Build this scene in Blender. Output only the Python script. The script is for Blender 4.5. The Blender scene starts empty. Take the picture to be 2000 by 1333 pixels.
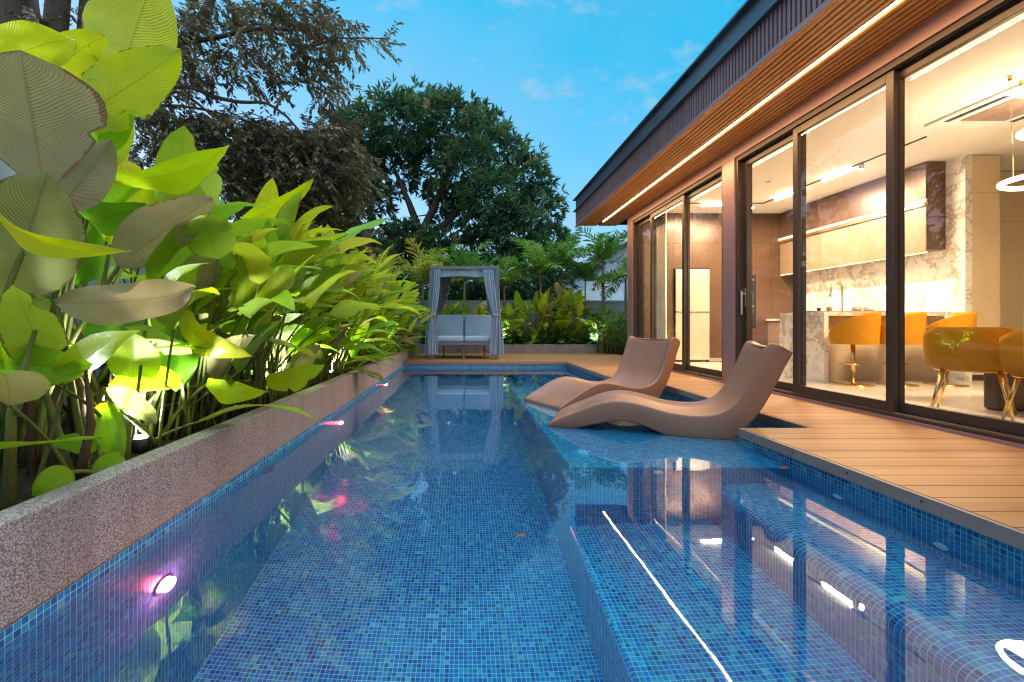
import bpy, bmesh, math, random
import numpy as np
from mathutils import Vector as V, Matrix
random.seed(7); RS = np.random.RandomState(11)
sc = bpy.context.scene
COL = sc.collection
PI = math.pi
CAMZ = 0.95
F, CX, CY = 888.9, 905.0, 637.0          # focal length and vanishing point of the view, in photo pixels

def at(px, py, d):
    """the point of the place seen at that spot of the view, d metres ahead"""
    return V(((px-CX)/F*d, d, CAMZ-(py-CY)/F*d))
def xat(px, d): return (px-CX)/F*d
def zat(py, d): return CAMZ-(py-CY)/F*d

# ------------------------------------------------------------------ objects
LOC = {}
def tag(o, label=None, cat=None, group=None, kind=None):
    if label: o['label'] = label
    if cat: o['category'] = cat
    if group: o['group'] = group
    if kind: o['kind'] = kind
    return o
def thing(name, label, cat, loc=(0, 0, 0), group=None, rz=0):
    o = bpy.data.objects.new(name, None); COL.objects.link(o)
    o.location = loc; o.rotation_euler = (0, 0, rz); o.empty_display_size = .1
    LOC[o.name] = V(loc)
    return tag(o, label, cat, group)
def copy_tree(o, parent=None, kids=None):
    c = o.copy(); COL.objects.link(c); c.parent = parent
    for ch in list(o.children): copy_tree(ch, c)
    LOC[c.name] = LOC.get(o.name, V((0, 0, 0)))
    return c
def off(parent):
    s = V((0, 0, 0))
    while parent is not None:
        s += LOC.get(parent.name, V((0, 0, 0))); parent = parent.parent
    return s

class MB:
    def __init__(s):
        s.v, s.f, s.uv, s.m, s.sm, s.c, s.hascol = [], [], [], [], [], [], False
    def add(s, vs, fs, uvs=None, mat=0, smooth=False, col=None):
        b = len(s.v)
        s.v += [tuple(p) for p in vs]
        if col is not None: s.hascol = True
        if col is None: s.c += [(.5, .5, .5, 1)]*len(vs)
        elif isinstance(col, list): s.c += col
        else: s.c += [col]*len(vs)
        for i, f in enumerate(fs):
            s.f.append([b+k for k in f]); s.m.append(mat); s.sm.append(smooth)
            s.uv.append(uvs[i] if uvs is not None else None)
        return s
    def box(s, x0, x1, y0, y1, z0, z1, mat=0):
        vs = [(x, y, z) for z in (z0, z1) for y in (y0, y1) for x in (x0, x1)]
        return s.add(vs, [(0, 2, 3, 1), (4, 5, 7, 6), (0, 1, 5, 4), (1, 3, 7, 5), (3, 2, 6, 7), (2, 0, 4, 6)], mat=mat)
    def quad(s, a, b, c, d, uvs=None, mat=0, col=None):
        return s.add([a, b, c, d], [(0, 1, 2, 3)], [uvs] if uvs else None, mat, False, col)
    def rail(s, a, b, w, h, up=(0, 0, 1), mat=0):
        a, b = V(a), V(b); d = (b-a).normalized(); up = V(up)
        x = d.cross(up)
        x = x.normalized() if x.length > 1e-4 else V((1, 0, 0)); y = x.cross(d)
        vs = [p+x*i*w/2+y*j*h/2 for p in (a, b) for i, j in ((-1, -1), (1, -1), (1, 1), (-1, 1))]
        return s.add(vs, [(0, 1, 2, 3), (7, 6, 5, 4), (0, 4, 5, 1), (1, 5, 6, 2), (2, 6, 7, 3), (3, 7, 4, 0)], mat=mat)
    def tube(s, pts, r, n=8, mat=0, col=None, closed=False, caps=True):
        pts = [V(p) for p in pts]; k = len(pts)
        rr = r if isinstance(r, (list, tuple)) else [r]*k
        vs = []; x = None
        for i, p in enumerate(pts):
            if closed: t = pts[(i+1) % k]-pts[i-1]
            else: t = pts[min(i+1, k-1)]-pts[max(i-1, 0)]
            t = t.normalized() if t.length > 1e-9 else V((0, 0, 1))
            if x is None:
                x = t.orthogonal().normalized()
            else:
                x = x-t*x.dot(t); x = x.normalized() if x.length > 1e-6 else t.orthogonal().normalized()
            y = t.cross(x)
            vs += [p+(x*math.cos(2*PI*j/n)+y*math.sin(2*PI*j/n))*rr[i] for j in range(n)]
        fs = [(i*n+j, i*n+(j+1) % n, ((i+1) % k)*n+(j+1) % n, ((i+1) % k)*n+j) for i in range(k if closed else k-1) for j in range(n)]
        if caps and not closed: fs += [tuple(range(n))[::-1], tuple((k-1)*n+j for j in range(n))]
        return s.add(vs, fs, mat=mat, smooth=True, col=col)
    def lathe(s, prof, c=(0, 0, 0), n=24, mat=0, axis='z', smooth=True):
        vs = []
        for r, h in prof:
            for j in range(n):
                a = 2*PI*j/n; p = (r*math.cos(a), r*math.sin(a), h)
                if axis == 'x': p = (h, r*math.cos(a), r*math.sin(a))
                if axis == 'y': p = (r*math.sin(a), h, r*math.cos(a))
                vs.append((p[0]+c[0], p[1]+c[1], p[2]+c[2]))
        k = len(prof)
        fs = [(i*n+j, i*n+(j+1) % n, (i+1)*n+(j+1) % n, (i+1)*n+j) for i in range(k-1) for j in range(n)]
        fs += [tuple(range(n))[::-1], tuple((k-1)*n+j for j in range(n))]
        return s.add(vs, fs, mat=mat, smooth=smooth)
    def grid(s, P, mat=0, smooth=True, uv=None, col=None, flip=False):
        """P[i][j] points; uv(i,j)"""
        n, m = len(P), len(P[0])
        vs = [p for row in P for p in row]
        fs, us = [], []
        for i in range(n-1):
            for j in range(m-1):
                q = [(i, j), (i, j+1), (i+1, j+1), (i+1, j)]
                if flip: q = q[::-1]
                fs.append(tuple(a*m+b for a, b in q))
                if uv: us.append([uv(a, b) for a, b in q])
        return s.add(vs, fs, us if uv else None, mat, smooth, col)
    def build(s, name, mats, parent=None, local=False, autosm=None):
        me = bpy.data.meshes.new(name)
        o3 = V((0, 0, 0)) if local else off(parent)
        if o3.length > 0: vv = [(a-o3.x, b-o3.y, c-o3.z) for a, b, c in s.v]
        else: vv = s.v
        me.from_pydata(vv, [], s.f)
        if not isinstance(mats, (list, tuple)): mats = [mats]
        for m in mats: me.materials.append(m)
        me.polygons.foreach_set('material_index', s.m)
        me.polygons.foreach_set('use_smooth', s.sm)
        if any(u is not None for u in s.uv):
            l = me.uv_layers.new(name='UVMap'); flat = []
            for f, u in zip(s.f, s.uv):
                flat += ([c for p in u for c in p] if u is not None else [0.]*(2*len(f)))
            l.data.foreach_set('uv', flat)
        if s.hascol:
            a = me.color_attributes.new('tint', 'FLOAT_COLOR', 'POINT')
            a.data.foreach_set('color', [x for c in s.c for x in c])
        me.update(); me.validate()
        o = bpy.data.objects.new(name, me); COL.objects.link(o)
        if parent is not None: o.parent = parent
        LOC[o.name] = V((0, 0, 0))
        return o
def bevel(o, w, seg=2, ang=35):
    m = o.modifiers.new('b', 'BEVEL'); m.width = w; m.segments = seg; m.limit_method = 'ANGLE'; m.angle_limit = math.radians(ang)
    m.harden_normals = False
    return o
def struct(mb, name, mats): return tag(mb.build(name, mats), kind='structure')

def lamp(name, kind, loc, energy, color, parent=None, size=.1, sy=None, rot=(0, 0, 0), spot=None, blend=.5):
    d = bpy.data.lights.new(name, kind); d.energy = energy; d.color = color
    if kind == 'AREA':
        d.size = size
        if sy: d.shape = 'RECTANGLE'; d.size_y = sy
    else: d.shadow_soft_size = size
    if kind == 'SPOT': d.spot_size = math.radians(spot); d.spot_blend = blend
    o = bpy.data.objects.new(name, d); COL.objects.link(o)
    o.location = V(loc)-(off(parent) if parent else V((0, 0, 0))); o.rotation_euler = rot
    if parent: o.parent = parent
    return o

# ------------------------------------------------------------------ materials
class NT:
    def __init__(s, name):
        s.mat = bpy.data.materials.new(name); s.mat.use_nodes = True
        s.t = s.mat.node_tree; s.t.nodes.clear()
        s.out = s.n('ShaderNodeOutputMaterial')
    def n(s, ty, **kw):
        x = s.t.nodes.new(ty)
        for k, v in kw.items(): setattr(x, k, v)
        return x
    def l(s, a, b): s.t.links.new(a, b)
    def set(s, sock, v):
        if v is None: return
        if isinstance(v, (int, float)): sock.default_value = v
        elif isinstance(v, (tuple, list)): sock.default_value = (tuple(v)+(1,)) if len(v) == 3 and len(sock.default_value) == 4 else v
        else: s.l(v, sock)
    def math(s, op, a, b=None, c=None, clamp=False):
        x = s.n('ShaderNodeMath', operation=op, use_clamp=clamp)
        s.set(x.inputs[0], a); s.set(x.inputs[1], b); s.set(x.inputs[2], c)
        return x.outputs[0]
    def vmath(s, op, a, b=None, scale=None):
        x = s.n('ShaderNodeVectorMath', operation=op)
        s.set(x.inputs[0], a); s.set(x.inputs[1], b)
        if scale is not None: x.inputs['Scale'].default_value = scale
        return x.outputs[0]
    def mix(s, f, a, b, mode='MIX'):
        x = s.n('ShaderNodeMix', data_type='RGBA', blend_type=mode)
        s.set(x.inputs[0], f); s.set(x.inputs[6], a); s.set(x.inputs[7], b)
        return x.outputs[2]
    def ramp(s, f, stops, mode='LINEAR'):
        x = s.n('ShaderNodeValToRGB'); x.color_ramp.interpolation = mode
        e = x.color_ramp.elements
        while len(e) < len(stops): e.new(.5)
        for i, (p, c) in enumerate(stops):
            e[i].position = p; e[i].color = tuple(c)+(1,) if len(c) == 3 else c
        s.l(f, x.inputs[0]); return x.outputs[0]
    def coord(s, which='Object'): return s.n('ShaderNodeTexCoord').outputs[which]
    def noise(s, vec, scale, detail=3, rough=.5, dim='3D'):
        x = s.n('ShaderNodeTexNoise', noise_dimensions=dim); x.inputs['Scale'].default_value = scale
        x.inputs['Detail'].default_value = detail; x.inputs['Roughness'].default_value = rough
        if vec is not None: s.l(vec, x.inputs['Vector'])
        return x
    def sep(s, vec):
        x = s.n('ShaderNodeSeparateXYZ'); s.l(vec, x.inputs[0]); return x.outputs
    def comb(s, a, b, c=0.):
        x = s.n('ShaderNodeCombineXYZ'); s.set(x.inputs[0], a); s.set(x.inputs[1], b); s.set(x.inputs[2], c); return x.outputs[0]
    def bump(s, h, strength=.3, dist=.01):
        x = s.n('ShaderNodeBump'); x.inputs['Strength'].default_value = strength; x.inputs['Distance'].default_value = dist
        s.l(h, x.inputs['Height']); return x.outputs[0]
    def pbsdf(s, base, rough=.5, metal=0., spec=.5, normal=None, **kw):
        x = s.n('ShaderNodeBsdfPrincipled')
        s.set(x.inputs['Base Color'], base); s.set(x.inputs['Roughness'], rough); s.set(x.inputs['Metallic'], metal)
        s.set(x.inputs['Specular IOR Level'], spec)
        if normal is not None: s.l(normal, x.inputs['Normal'])
        for k, v in kw.items(): s.set(x.inputs[k], v)
        return x.outputs[0]
    def finish(s, sh): s.l(sh, s.out.inputs[0]); return s.mat

def simple(name, c, rough=.5, metal=0., spec=.5, var=.12, vs=3., bump=0., bs=60., stretch=None):
    """a plain surface with some unevenness of tone, gloss and grain"""
    t = NT(name); co = t.coord()
    if stretch: co = t.vmath('MULTIPLY', co, stretch)
    n1 = t.noise(co, vs, 4).outputs[0]
    hi = tuple(min(1, x*(1+var)) for x in c); lo = tuple(x*(1-var) for x in c)
    col = t.mix(n1, lo, hi)
    r = t.math('ADD', t.math('MULTIPLY', n1, .12), rough-.06)
    nm = t.bump(t.noise(co, bs, 3).outputs[0], bump, .004) if bump else None
    return t.finish(t.pbsdf(col, r, metal, spec, nm))
def emit(name, c, strength):
    t = NT(name); e = t.n('ShaderNodeEmission'); e.inputs[0].default_value = tuple(c)+(1,); e.inputs[1].default_value = strength
    return t.finish(e.outputs[0])

def m_tile():
    t = NT('glass_mosaic'); uv = t.coord('UV'); q = t.vmath('SCALE', uv, scale=40.)
    fl = t.vmath('FLOOR', q); fr = t.sep(t.vmath('FRACTION', q))
    wn = t.n('ShaderNodeTexWhiteNoise', noise_dimensions='2D'); t.l(fl, wn.inputs['Vector'])
    col = t.ramp(wn.outputs[0], [(0, (.012, .085, .25)), (.16, (.014, .14, .38)), (.42, (.015, .19, .36)), (.60, (.013, .155, .42)),
                                 (.74, (.018, .24, .40)), (.87, (.035, .28, .40)), (.95, (.10, .34, .43))], 'CONSTANT')
    v2 = t.math('ADD', t.math('MULTIPLY', t.sep(wn.outputs[1])[1], .4), .85)
    col = t.mix(1., col, t.comb(v2, v2, v2), 'MULTIPLY')
    def edge(x): return t.math('MINIMUM', x, t.math('SUBTRACT', 1., x))
    e = t.math('MINIMUM', edge(fr[0]), edge(fr[1]))
    g = t.math('LESS_THAN', e, .05)
    col = t.mix(g, col, (.30, .62, .75))
    r = t.math('ADD', t.math('MULTIPLY', g, .5), .12)
    h = t.math('MINIMUM', t.math('MULTIPLY', e, 6.), 1.)
    return t.finish(t.pbsdf(col, r, 0, .5, t.bump(h, .25, .002)))
def m_pebble():
    t = NT('pebble_wash'); co = t.coord()
    v = t.n('ShaderNodeTexVoronoi'); v.inputs['Scale'].default_value = 165.; t.l(co, v.inputs['Vector'])
    rnd = t.sep(v.outputs['Color'])[0]
    col = t.ramp(rnd, [(0, (.22, .195, .165)), (.3, (.44, .395, .345)), (.6, (.62, .57, .51)), (.85, (.78, .73, .67)), (1, (.88, .85, .80))])
    dk = t.math('MULTIPLY', v.outputs['Distance'], 1.1, clamp=True)
    col = t.mix(dk, col, (.12, .09, .08))
    st = t.noise(co, 1.3, 4).outputs[0]
    col = t.mix(t.math('MULTIPLY', st, .35), col, (.34, .28, .25))
    sk = t.noise(t.vmath('MULTIPLY', co, (1., 7., .7)), 1.2, 4, .6).outputs[0]
    col = t.mix(t.math('MULTIPLY', t.math('SUBTRACT', sk, .50, clamp=True), 2.2, clamp=True), col, (.17, .145, .115))
    return t.finish(t.pbsdf(col, .7, 0, .3, t.bump(t.math('SUBTRACT', 1., v.outputs['Distance']), .7, .004)))
def m_wood(name, a, b, axis=0, pitch=.16, along=1, rough=.55, grain=1.):
    """boards that run along one axis, each with its own tone and a fine brushed grain"""
    t = NT(name); co = t.coord(); s = t.sep(co)
    bid = t.math('FLOOR', t.math('DIVIDE', s[along], pitch))
    wn = t.n('ShaderNodeTexWhiteNoise', noise_dimensions='1D'); t.l(bid, wn.inputs['W'])
    sc_ = [4, 4, 4]; sc_ = [160., 160., 160.]; sc_[axis] = 3.
    g = t.noise(t.vmath('MULTIPLY', co, tuple(sc_)), 1., 4, .65).outputs[0]
    w = t.noise(t.vmath('MULTIPLY', co, tuple(12. if i != axis else 1.2 for i in range(3))), 1., 3).outputs[0]
    f = t.math('ADD', t.math('ADD', t.math('MULTIPLY', wn.outputs[0], .35), t.math('MULTIPLY', g, .5*grain)), t.math('MULTIPLY', w, .3), clamp=True)
    col = t.mix(f, a, b)
    return t.finish(t.pbsdf(col, rough, 0, .35, t.bump(g, .12, .003)))
def m_water():
    t = NT('pool_water_surface'); co = t.coord()
    n1 = t.noise(co, 2.2, 2, .4).outputs[0]; n2 = t.noise(co, 9., 2, .4).outputs[0]
    h = t.math('ADD', n1, t.math('MULTIPLY', n2, .15))
    nm = t.bump(h, .05, .02)
    return t.finish(t.pbsdf((.34, .85, 1.), .0, 0, .5, nm, **{'Transmission Weight': 1., 'IOR': 1.33, 'Coat Weight': .45, 'Coat IOR': 1.55, 'Coat Roughness': 0.}))
def m_glass():
    t = NT('window_glass')
    lw = t.n('ShaderNodeLayerWeight'); lw.inputs[0].default_value = .5
    f = t.math('ADD', .07, t.math('MULTIPLY', t.math('POWER', lw.outputs['Facing'], 4.), .8), clamp=True)
    tr = t.n('ShaderNodeBsdfTransparent'); tr.inputs[0].default_value = (.95, .97, .95, 1)
    gl = t.n('ShaderNodeBsdfGlossy'); gl.inputs['Roughness'].default_value = .0; gl.inputs[0].default_value = (1, 1, 1, 1)
    mx = t.n('ShaderNodeMixShader'); t.l(f, mx.inputs[0]); t.l(tr.outputs[0], mx.inputs[1]); t.l(gl.outputs[0], mx.inputs[2])
    return t.finish(mx.outputs[0])
def m_marble(name='white_marble'):
    t = NT(name); co = t.coord()
    w = t.noise(co, 1.1, 5, .6)
    p = t.vmath('ADD', co, t.vmath('SCALE', w.outputs[1], scale=1.1))
    n = t.noise(p, 1.5, 5, .6).outputs[0]
    v = t.math('ABSOLUTE', t.math('SUBTRACT', n, .5))
    f = t.math('SUBTRACT', 1., t.math('MULTIPLY', v, 26.), clamp=True)
    n2 = t.noise(p, 4., 4, .6).outputs[0]
    f2 = t.math('SUBTRACT', 1., t.math('MULTIPLY', t.math('ABSOLUTE', t.math('SUBTRACT', n2, .5)), 40.), clamp=True)
    f = t.math('MAXIMUM', t.math('MULTIPLY', f, .8), t.math('MULTIPLY', f2, .35))
    col = t.mix(f, (.80, .76, .71), (.36, .27, .20))
    return t.finish(t.pbsdf(col, .18, 0, .5))
def m_leaf(name, stops, back, veins=88., trans=.33, spot=.5, edge=True, rough=.36):
    t = NT(name); at_ = t.n('ShaderNodeAttribute', attribute_name='tint'); c = t.sep(at_.outputs['Color'])
    uv = t.sep(t.coord('UV')); co = t.coord()
    du = t.math('ABSOLUTE', t.math('SUBTRACT', uv[0], .5))
    front = t.ramp(c[0], stops)
    ph = t.math('ADD', t.math('MULTIPLY', uv[1], veins), t.math('MULTIPLY', du, -veins*.5))
    ph = t.math('ADD', ph, t.math('MULTIPLY', t.noise(co, 7., 2).outputs[0], 5.))
    vk = t.noise(co, 3.5, 3).outputs[0]
    st = t.math('MULTIPLY', t.math('SINE', t.math('MULTIPLY', ph, 2*PI/2.)), vk)
    n = t.noise(co, 9., 4, .65).outputs[0]; n3 = t.noise(co, 2.6, 3).outputs[0]
    k = t.math('ADD', t.math('ADD', .58, t.math('MULTIPLY', st, .17)), t.math('ADD', t.math('MULTIPLY', n, .45), t.math('MULTIPLY', n3, .42)))
    bk = t.mix(c[1], front, back)
    geo = t.n('ShaderNodeNewGeometry')
    col = t.mix(geo.outputs['Backfacing'], front, bk)
    col = t.mix(1., col, t.comb(k, k, k), 'MULTIPLY')
    mid = t.math('LESS_THAN', du, .013)
    col = t.mix(t.math('MULTIPLY', mid, .45), col, t.mix(1., col, (.55, .50, .35), 'MULTIPLY'))
    if edge:
        e = t.math('ADD', t.math('MULTIPLY', du, 2.), t.math('MULTIPLY', t.math('SUBTRACT', t.noise(co, 14., 3).outputs[0], .5), .5))
        ef = t.math('GREATER_THAN', e, t.math('SUBTRACT', 1.13, t.math('MULTIPLY', c[2], .22)))
        col = t.mix(t.math('MULTIPLY', ef, .8), col, (.20, .085, .03))
        sp = t.math('GREATER_THAN', t.noise(co, 26., 2).outputs[0], .74)
        col = t.mix(t.math('MULTIPLY', sp, spot), col, (.24, .12, .03))
    nm = t.bump(st, .45, .006)
    p = t.pbsdf(col, rough, 0, .38, nm)
    tl = t.n('ShaderNodeBsdfTranslucent'); t.l(t.mix(.5, col, t.mix(1., col, (1.5, 1.35, .5), 'MULTIPLY')), tl.inputs[0])
    mx = t.n('ShaderNodeMixShader'); mx.inputs[0].default_value = trans
    t.l(p, mx.inputs[1]); t.l(tl.outputs[0], mx.inputs[2])
    return t.finish(mx.outputs[0])
def m_treeleaf(name, stops, trans=.25, rough=.45):
    t = NT(name); at_ = t.n('ShaderNodeAttribute', attribute_name='tint'); c = t.sep(at_.outputs['Color'])
    col = t.ramp(c[0], stops)
    p = t.pbsdf(col, rough, 0, .4)
    tl = t.n('ShaderNodeBsdfTranslucent'); t.l(col, tl.inputs[0])
    mx = t.n('ShaderNodeMixShader'); mx.inputs[0].default_value = trans
    t.l(p, mx.inputs[1]); t.l(tl.outputs[0], mx.inputs[2])
    return t.finish(mx.outputs[0])
def m_bark(name, a, b):
    t = NT(name); co = t.coord()
    n = t.noise(t.vmath('MULTIPLY', co, (9., 9., 1.6)), 2., 5, .7).outputs[0]
    return t.finish(t.pbsdf(t.mix(n, a, b), .85, 0, .2, t.bump(n, .7, .02)))
def m_fabric(name, c, fold=0.):
    t = NT(name); co = t.coord()
    w = t.noise(co, 420., 2).outputs[0]; n = t.noise(co, 4., 3).outputs[0]
    k = t.math('ADD', .80, t.math('ADD', t.math('MULTIPLY', w, .2), t.math('MULTIPLY', n, .2)))
    col = t.mix(1., c, t.comb(k, k, k), 'MULTIPLY')
    return t.finish(t.pbsdf(col, .85, 0, .2, t.bump(w, .2, .002), **{'Sheen Weight': .2}))
def m_soil():
    t = NT('soil'); co = t.coord()
    n = t.noise(co, 22., 5, .7).outputs[0]
    return t.finish(t.pbsdf(t.ramp(n, [(.3, (.015, .011, .008)), (.7, (.07, .05, .035))]), .95, 0, .1, t.bump(n, .8, .03)))
def m_ground():
    t = NT('ground_grass'); co = t.coord()
    n = t.noise(co, .6, 5, .6).outputs[0]; n2 = t.noise(co, 14., 4, .7).outputs[0]
    f = t.math('ADD', t.math('MULTIPLY', n, .6), t.math('MULTIPLY', n2, .4))
    return t.finish(t.pbsdf(t.ramp(f, [(.3, (.03, .05, .012)), (.7, (.09, .09, .04))]), .95, 0, .1, t.bump(n2, .6, .04)))
def m_concrete(name, a, b, sc_=2.):
    t = NT(name); co = t.coord()
    n = t.noise(co, sc_, 6, .65).outputs[0]; n2 = t.noise(co, 70., 3, .6).outputs[0]
    s = t.noise(t.vmath('MULTIPLY', co, (6., 6., .5)), 1., 4).outputs[0]
    f = t.math('ADD', t.math('ADD', t.math('MULTIPLY', n, .5), t.math('MULTIPLY', n2, .2)), t.math('MULTIPLY', s, .3))
    return t.finish(t.pbsdf(t.ramp(f, [(.3, a), (.7, b)]), .85, 0, .25, t.bump(n2, .2, .004)))

M = {}
M['tile'] = m_tile(); M['pebble'] = m_pebble(); M['water'] = m_water(); M['glass'] = m_glass(); M['marble'] = m_marble()
M['deck'] = m_wood('composite_deck', (.16, .066, .022), (.42, .20, .072), 0, .16, 1, grain=1.3)
M['deckedge'] = m_wood('deck_edge_board', (.15, .10, .085), (.30, .22, .19), 1, 3., 1, .5)
M['deckedge_x'] = m_wood('deck_edge_board_end', (.19, .115, .09), (.34, .22, .17), 0, 3., 0, .5)
M['soffit'] = m_wood('soffit_timber', (.52, .20, .05), (.80, .37, .11), 1, .0615, 0, .42)
M['fascia'] = m_wood('fascia_slat', (.15, .085, .085), (.25, .15, .15), 2, .055, 1, .38)
M['rose'] = simple('rose_metal_cladding', (.34, .21, .21), .38, .35, .5, .08)
M['roofmetal'] = simple('slate_metal_flashing', (.08, .125, .16), .38, .55, .5, .25, 1.2, .05, 20.)
M['bronze'] = simple('bronze_aluminium', (.060, .043, .036), .38, .35, .5, .1)
M['black'] = simple('matt_black', (.012, .012, .013), .45)
M['dark'] = simple('shadow_gap_backing', (.008, .005, .004), .9)
M['steel'] = simple('brushed_steel', (.62, .60, .56), .28, 1., .5, .06)
M['gold'] = simple('brass', (.75, .52, .20), .24, 1., .5, .08)
M['plaster'] = simple('white_plaster', (.80, .77, .72), .8, 0, .2, .03)
M['cream'] = simple('cream_wall', (.76, .64, .47), .75, 0, .2, .04)
M['bfloor'] = simple('interior_stone_floor', (.66, .60, .52), .22, 0, .5, .08, 1.4)
M['walnut'] = simple('brown_cabinet_lacquer', (.11, .058, .036), .30, .2, .5, .16, 2.5)
M['taupe'] = simple('taupe_cabinet_lacquer', (.30, .20, .135), .34, .1, .5, .12, 2.)
M['beige'] = simple('beige_cabinet_lacquer', (.62, .47, .31), .38, 0, .5, .05)
M['fridge'] = simple('champagne_steel', (.66, .60, .50), .3, .55, .5, .05, 2., 0, 60)
M['velvet'] = simple('mustard_velvet', (.54, .235, .016), .9, 0, .12, .18, 5.)
def m_lounge():
    t = NT('taupe_moulded_plastic'); co = t.coord()
    n = t.noise(co, 2.2, 4, .6).outputs[0]; g = t.noise(co, 240., 2).outputs[0]; sp = t.noise(co, 30., 4, .7).outputs[0]
    col = t.mix(n, (.215, .102, .062), (.30, .150, .096))
    wet = t.math('MULTIPLY', t.math('SUBTRACT', .055, t.sep(t.coord('Object'))[2], clamp=True), 14., clamp=True)
    col = t.mix(t.math('MULTIPLY', t.math('GREATER_THAN', sp, .66), .18), col, (.42, .30, .24))
    col = t.mix(t.math('MULTIPLY', wet, .55), col, (.12, .06, .04))
    r = t.math('SUBTRACT', t.math('ADD', .36, t.math('MULTIPLY', n, .16)), t.math('MULTIPLY', wet, .25))
    return t.finish(t.pbsdf(col, r, 0, .4, t.bump(g, .10, .002)))
M['loungeplastic'] = m_lounge()
M['daymetal'] = simple('graphite_powder_coat', (.13, .145, .165), .45, .3, .5, .06)
M['dayfab'] = m_fabric('blue_grey_outdoor_fabric', (.30, .40, .51))
M['daycurt'] = m_fabric('blue_grey_curtain', (.29, .375, .48))
M['daydark'] = m_fabric('grey_back_curtain', (.20, .21, .24))  # greyer, darker cloth of the daybed's back curtains
M['voile'] = m_fabric('cream_curtain', (.80, .72, .58))
M['soil'] = m_soil(); M['ground'] = m_ground()
M['bwall'] = m_concrete('painted_boundary_wall', (.27, .29, .32), (.42, .43, .45), 1.)
M['planter'] = m_concrete('grey_stone_planter', (.16, .135, .12), (.34, .29, .26), 3.)
M['darktop'] = simple('dark_stone_table', (.05, .042, .036), .25, 0, .5, .4, 4.)
M['white'] = simple('white_plastic', (.78, .78, .76), .4)
M['calathea'] = m_leaf('calathea_leaf', [(0, (.012, .07, .010)), (.3, (.06, .21, .006)), (.6, (.22, .42, .006)), (.85, (.45, .56, .006)), (1, (.58, .55, .01))], (.37, .27, .145), trans=.42)
M['petiole'] = m_bark('leaf_stalk', (.045, .075, .012), (.19, .18, .045))
M['canestem'] = m_bark('brown_sheath', (.05, .028, .016), (.20, .12, .06))
M['mango'] = m_treeleaf('dark_tree_leaf', [(0, (.02, .055, .025)), (.4, (.06, .14, .055)), (.7, (.14, .23, .085)), (.88, (.25, .32, .07)), (1, (.50, .27, .12))])
M['browntree'] = m_treeleaf('brownish_tree_leaf', [(0, (.05, .046, .022)), (.5, (.16, .135, .065)), (.85, (.30, .25, .125)), (1, (.45, .18, .05))], .3)
M['palm'] = m_treeleaf('palm_leaflet', [(0, (.03, .10, .02)), (.45, (.12, .30, .04)), (.8, (.34, .42, .04)), (1, (.55, .45, .05))], .3)
M['fern'] = m_treeleaf('low_leaf', [(0, (.008, .035, .008)), (.5, (.03, .11, .02)), (1, (.10, .24, .04))], .3)
M['blossom'] = m_treeleaf('white_blossom', [(0, (.65, .6, .55)), (1, (.85, .82, .78))], .3)
M['heli'] = simple('red_bract', (.55, .06, .02), .4)
M['bark'] = m_bark('grey_brown_bark', (.05, .032, .024), (.17, .11, .085)); M['redbark'] = m_bark('reddish_bark', (.10, .055, .042), (.24, .15, .12))
M['palmtrunk'] = m_bark('palm_trunk_bark', (.14, .11, .075), (.30, .25, .17))
M['roofclay'] = simple('dark_clay_roof', (.11, .06, .045), .8, 0, .3, .3, 8., .4, 30.)
M['nbwall'] = simple('neighbour_white_wall', (.62, .66, .72), .8, 0, .2, .1, 1.)
M['redleaf'] = simple('dead_leaf', (.20, .035, .015), .6)
WARM = (1., .74, .47)
M['led'] = emit('led_diffuser_warm', (1., .70, .40), 4.5)
M['ledbar'] = emit('led_bar_warm_white', (1., .86, .66), 9.)
M['ledring'] = emit('led_ring_warm', (1., .76, .46), 24.)
M['ledthin'] = emit('led_strip_gold', (1., .72, .36), 1.2)
M['spotled'] = emit('garden_spot_lens', (.80, .92, 1.), 60.)
M['poolled'] = emit('pool_lamp_red', (1., .04, .07), 520.)
M['poolcore'] = emit('pool_lamp_core', (1., .62, .40), 9.)

# ------------------------------------------------------------------ pool
XL, XR, YF, YN = -1.36, 2.24, 10.3, -1.6      # left wall, near right wall, far wall, near end
XS, YS0, YS1, ZS = .72, 3.1, 7.25, -.045     # sun shelf
XN, YJ = 2.81, 3.62                          # notch behind the loungers
XF = 2.37
p = MB()
def wall_x(x, y0, y1, z0, z1, face):
    vs = [(x, y0, z0), (x, y1, z0), (x, y1, z1), (x, y0, z1)]; uv = [(y0, z0), (y1, z0), (y1, z1), (y0, z1)]
    if face < 0: vs, uv = vs[::-1], uv[::-1]
    p.quad(*vs, uvs=uv)
def wall_y(y, x0, x1, z0, z1, face=-1):
    vs = [(x0, y, z0), (x1, y, z0), (x1, y, z1), (x0, y, z1)]; uv = [(x0, z0), (x1, z0), (x1, z1), (x0, z1)]
    if face > 0: vs, uv = vs[::-1], uv[::-1]
    p.quad(*vs, uvs=uv)
def flat(z, x0, x1, y0, y1):
    p.quad((x0, y0, z), (x1, y0, z), (x1, y1, z), (x0, y1, z), uvs=[(x0, y0), (x1, y0), (x1, y1), (x0, y1)])
ZT = .075
wall_x(XL, YN, YF, -1.55, .05, 1)
flat(-1.55, XL, XS, YN, YF); flat(-1.55, XS, 1.1, YS1, YF)
wall_x(XS, YS0, YS1, -1.55, ZS-.012, -1); wall_x(XS, YN, YS0, -1.55, -1.012, -1)
p.quad((XS, YS0, ZS-.012), (XS+.012, YS0+.012, ZS), (XS+.012, YS1, ZS), (XS, YS1, ZS-.012), uvs=[(0, 3.1), (.012, 3.1), (.012, 7.25), (0, 7.25)])
p.quad((XS, YN, -1.012), (XS+.012, YN, -1.), (XS+.012, YS0, -1.), (XS, YS0, -1.012), uvs=[(0, 0), (.012, 0), (.012, 4.7), (0, 4.7)])
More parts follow.
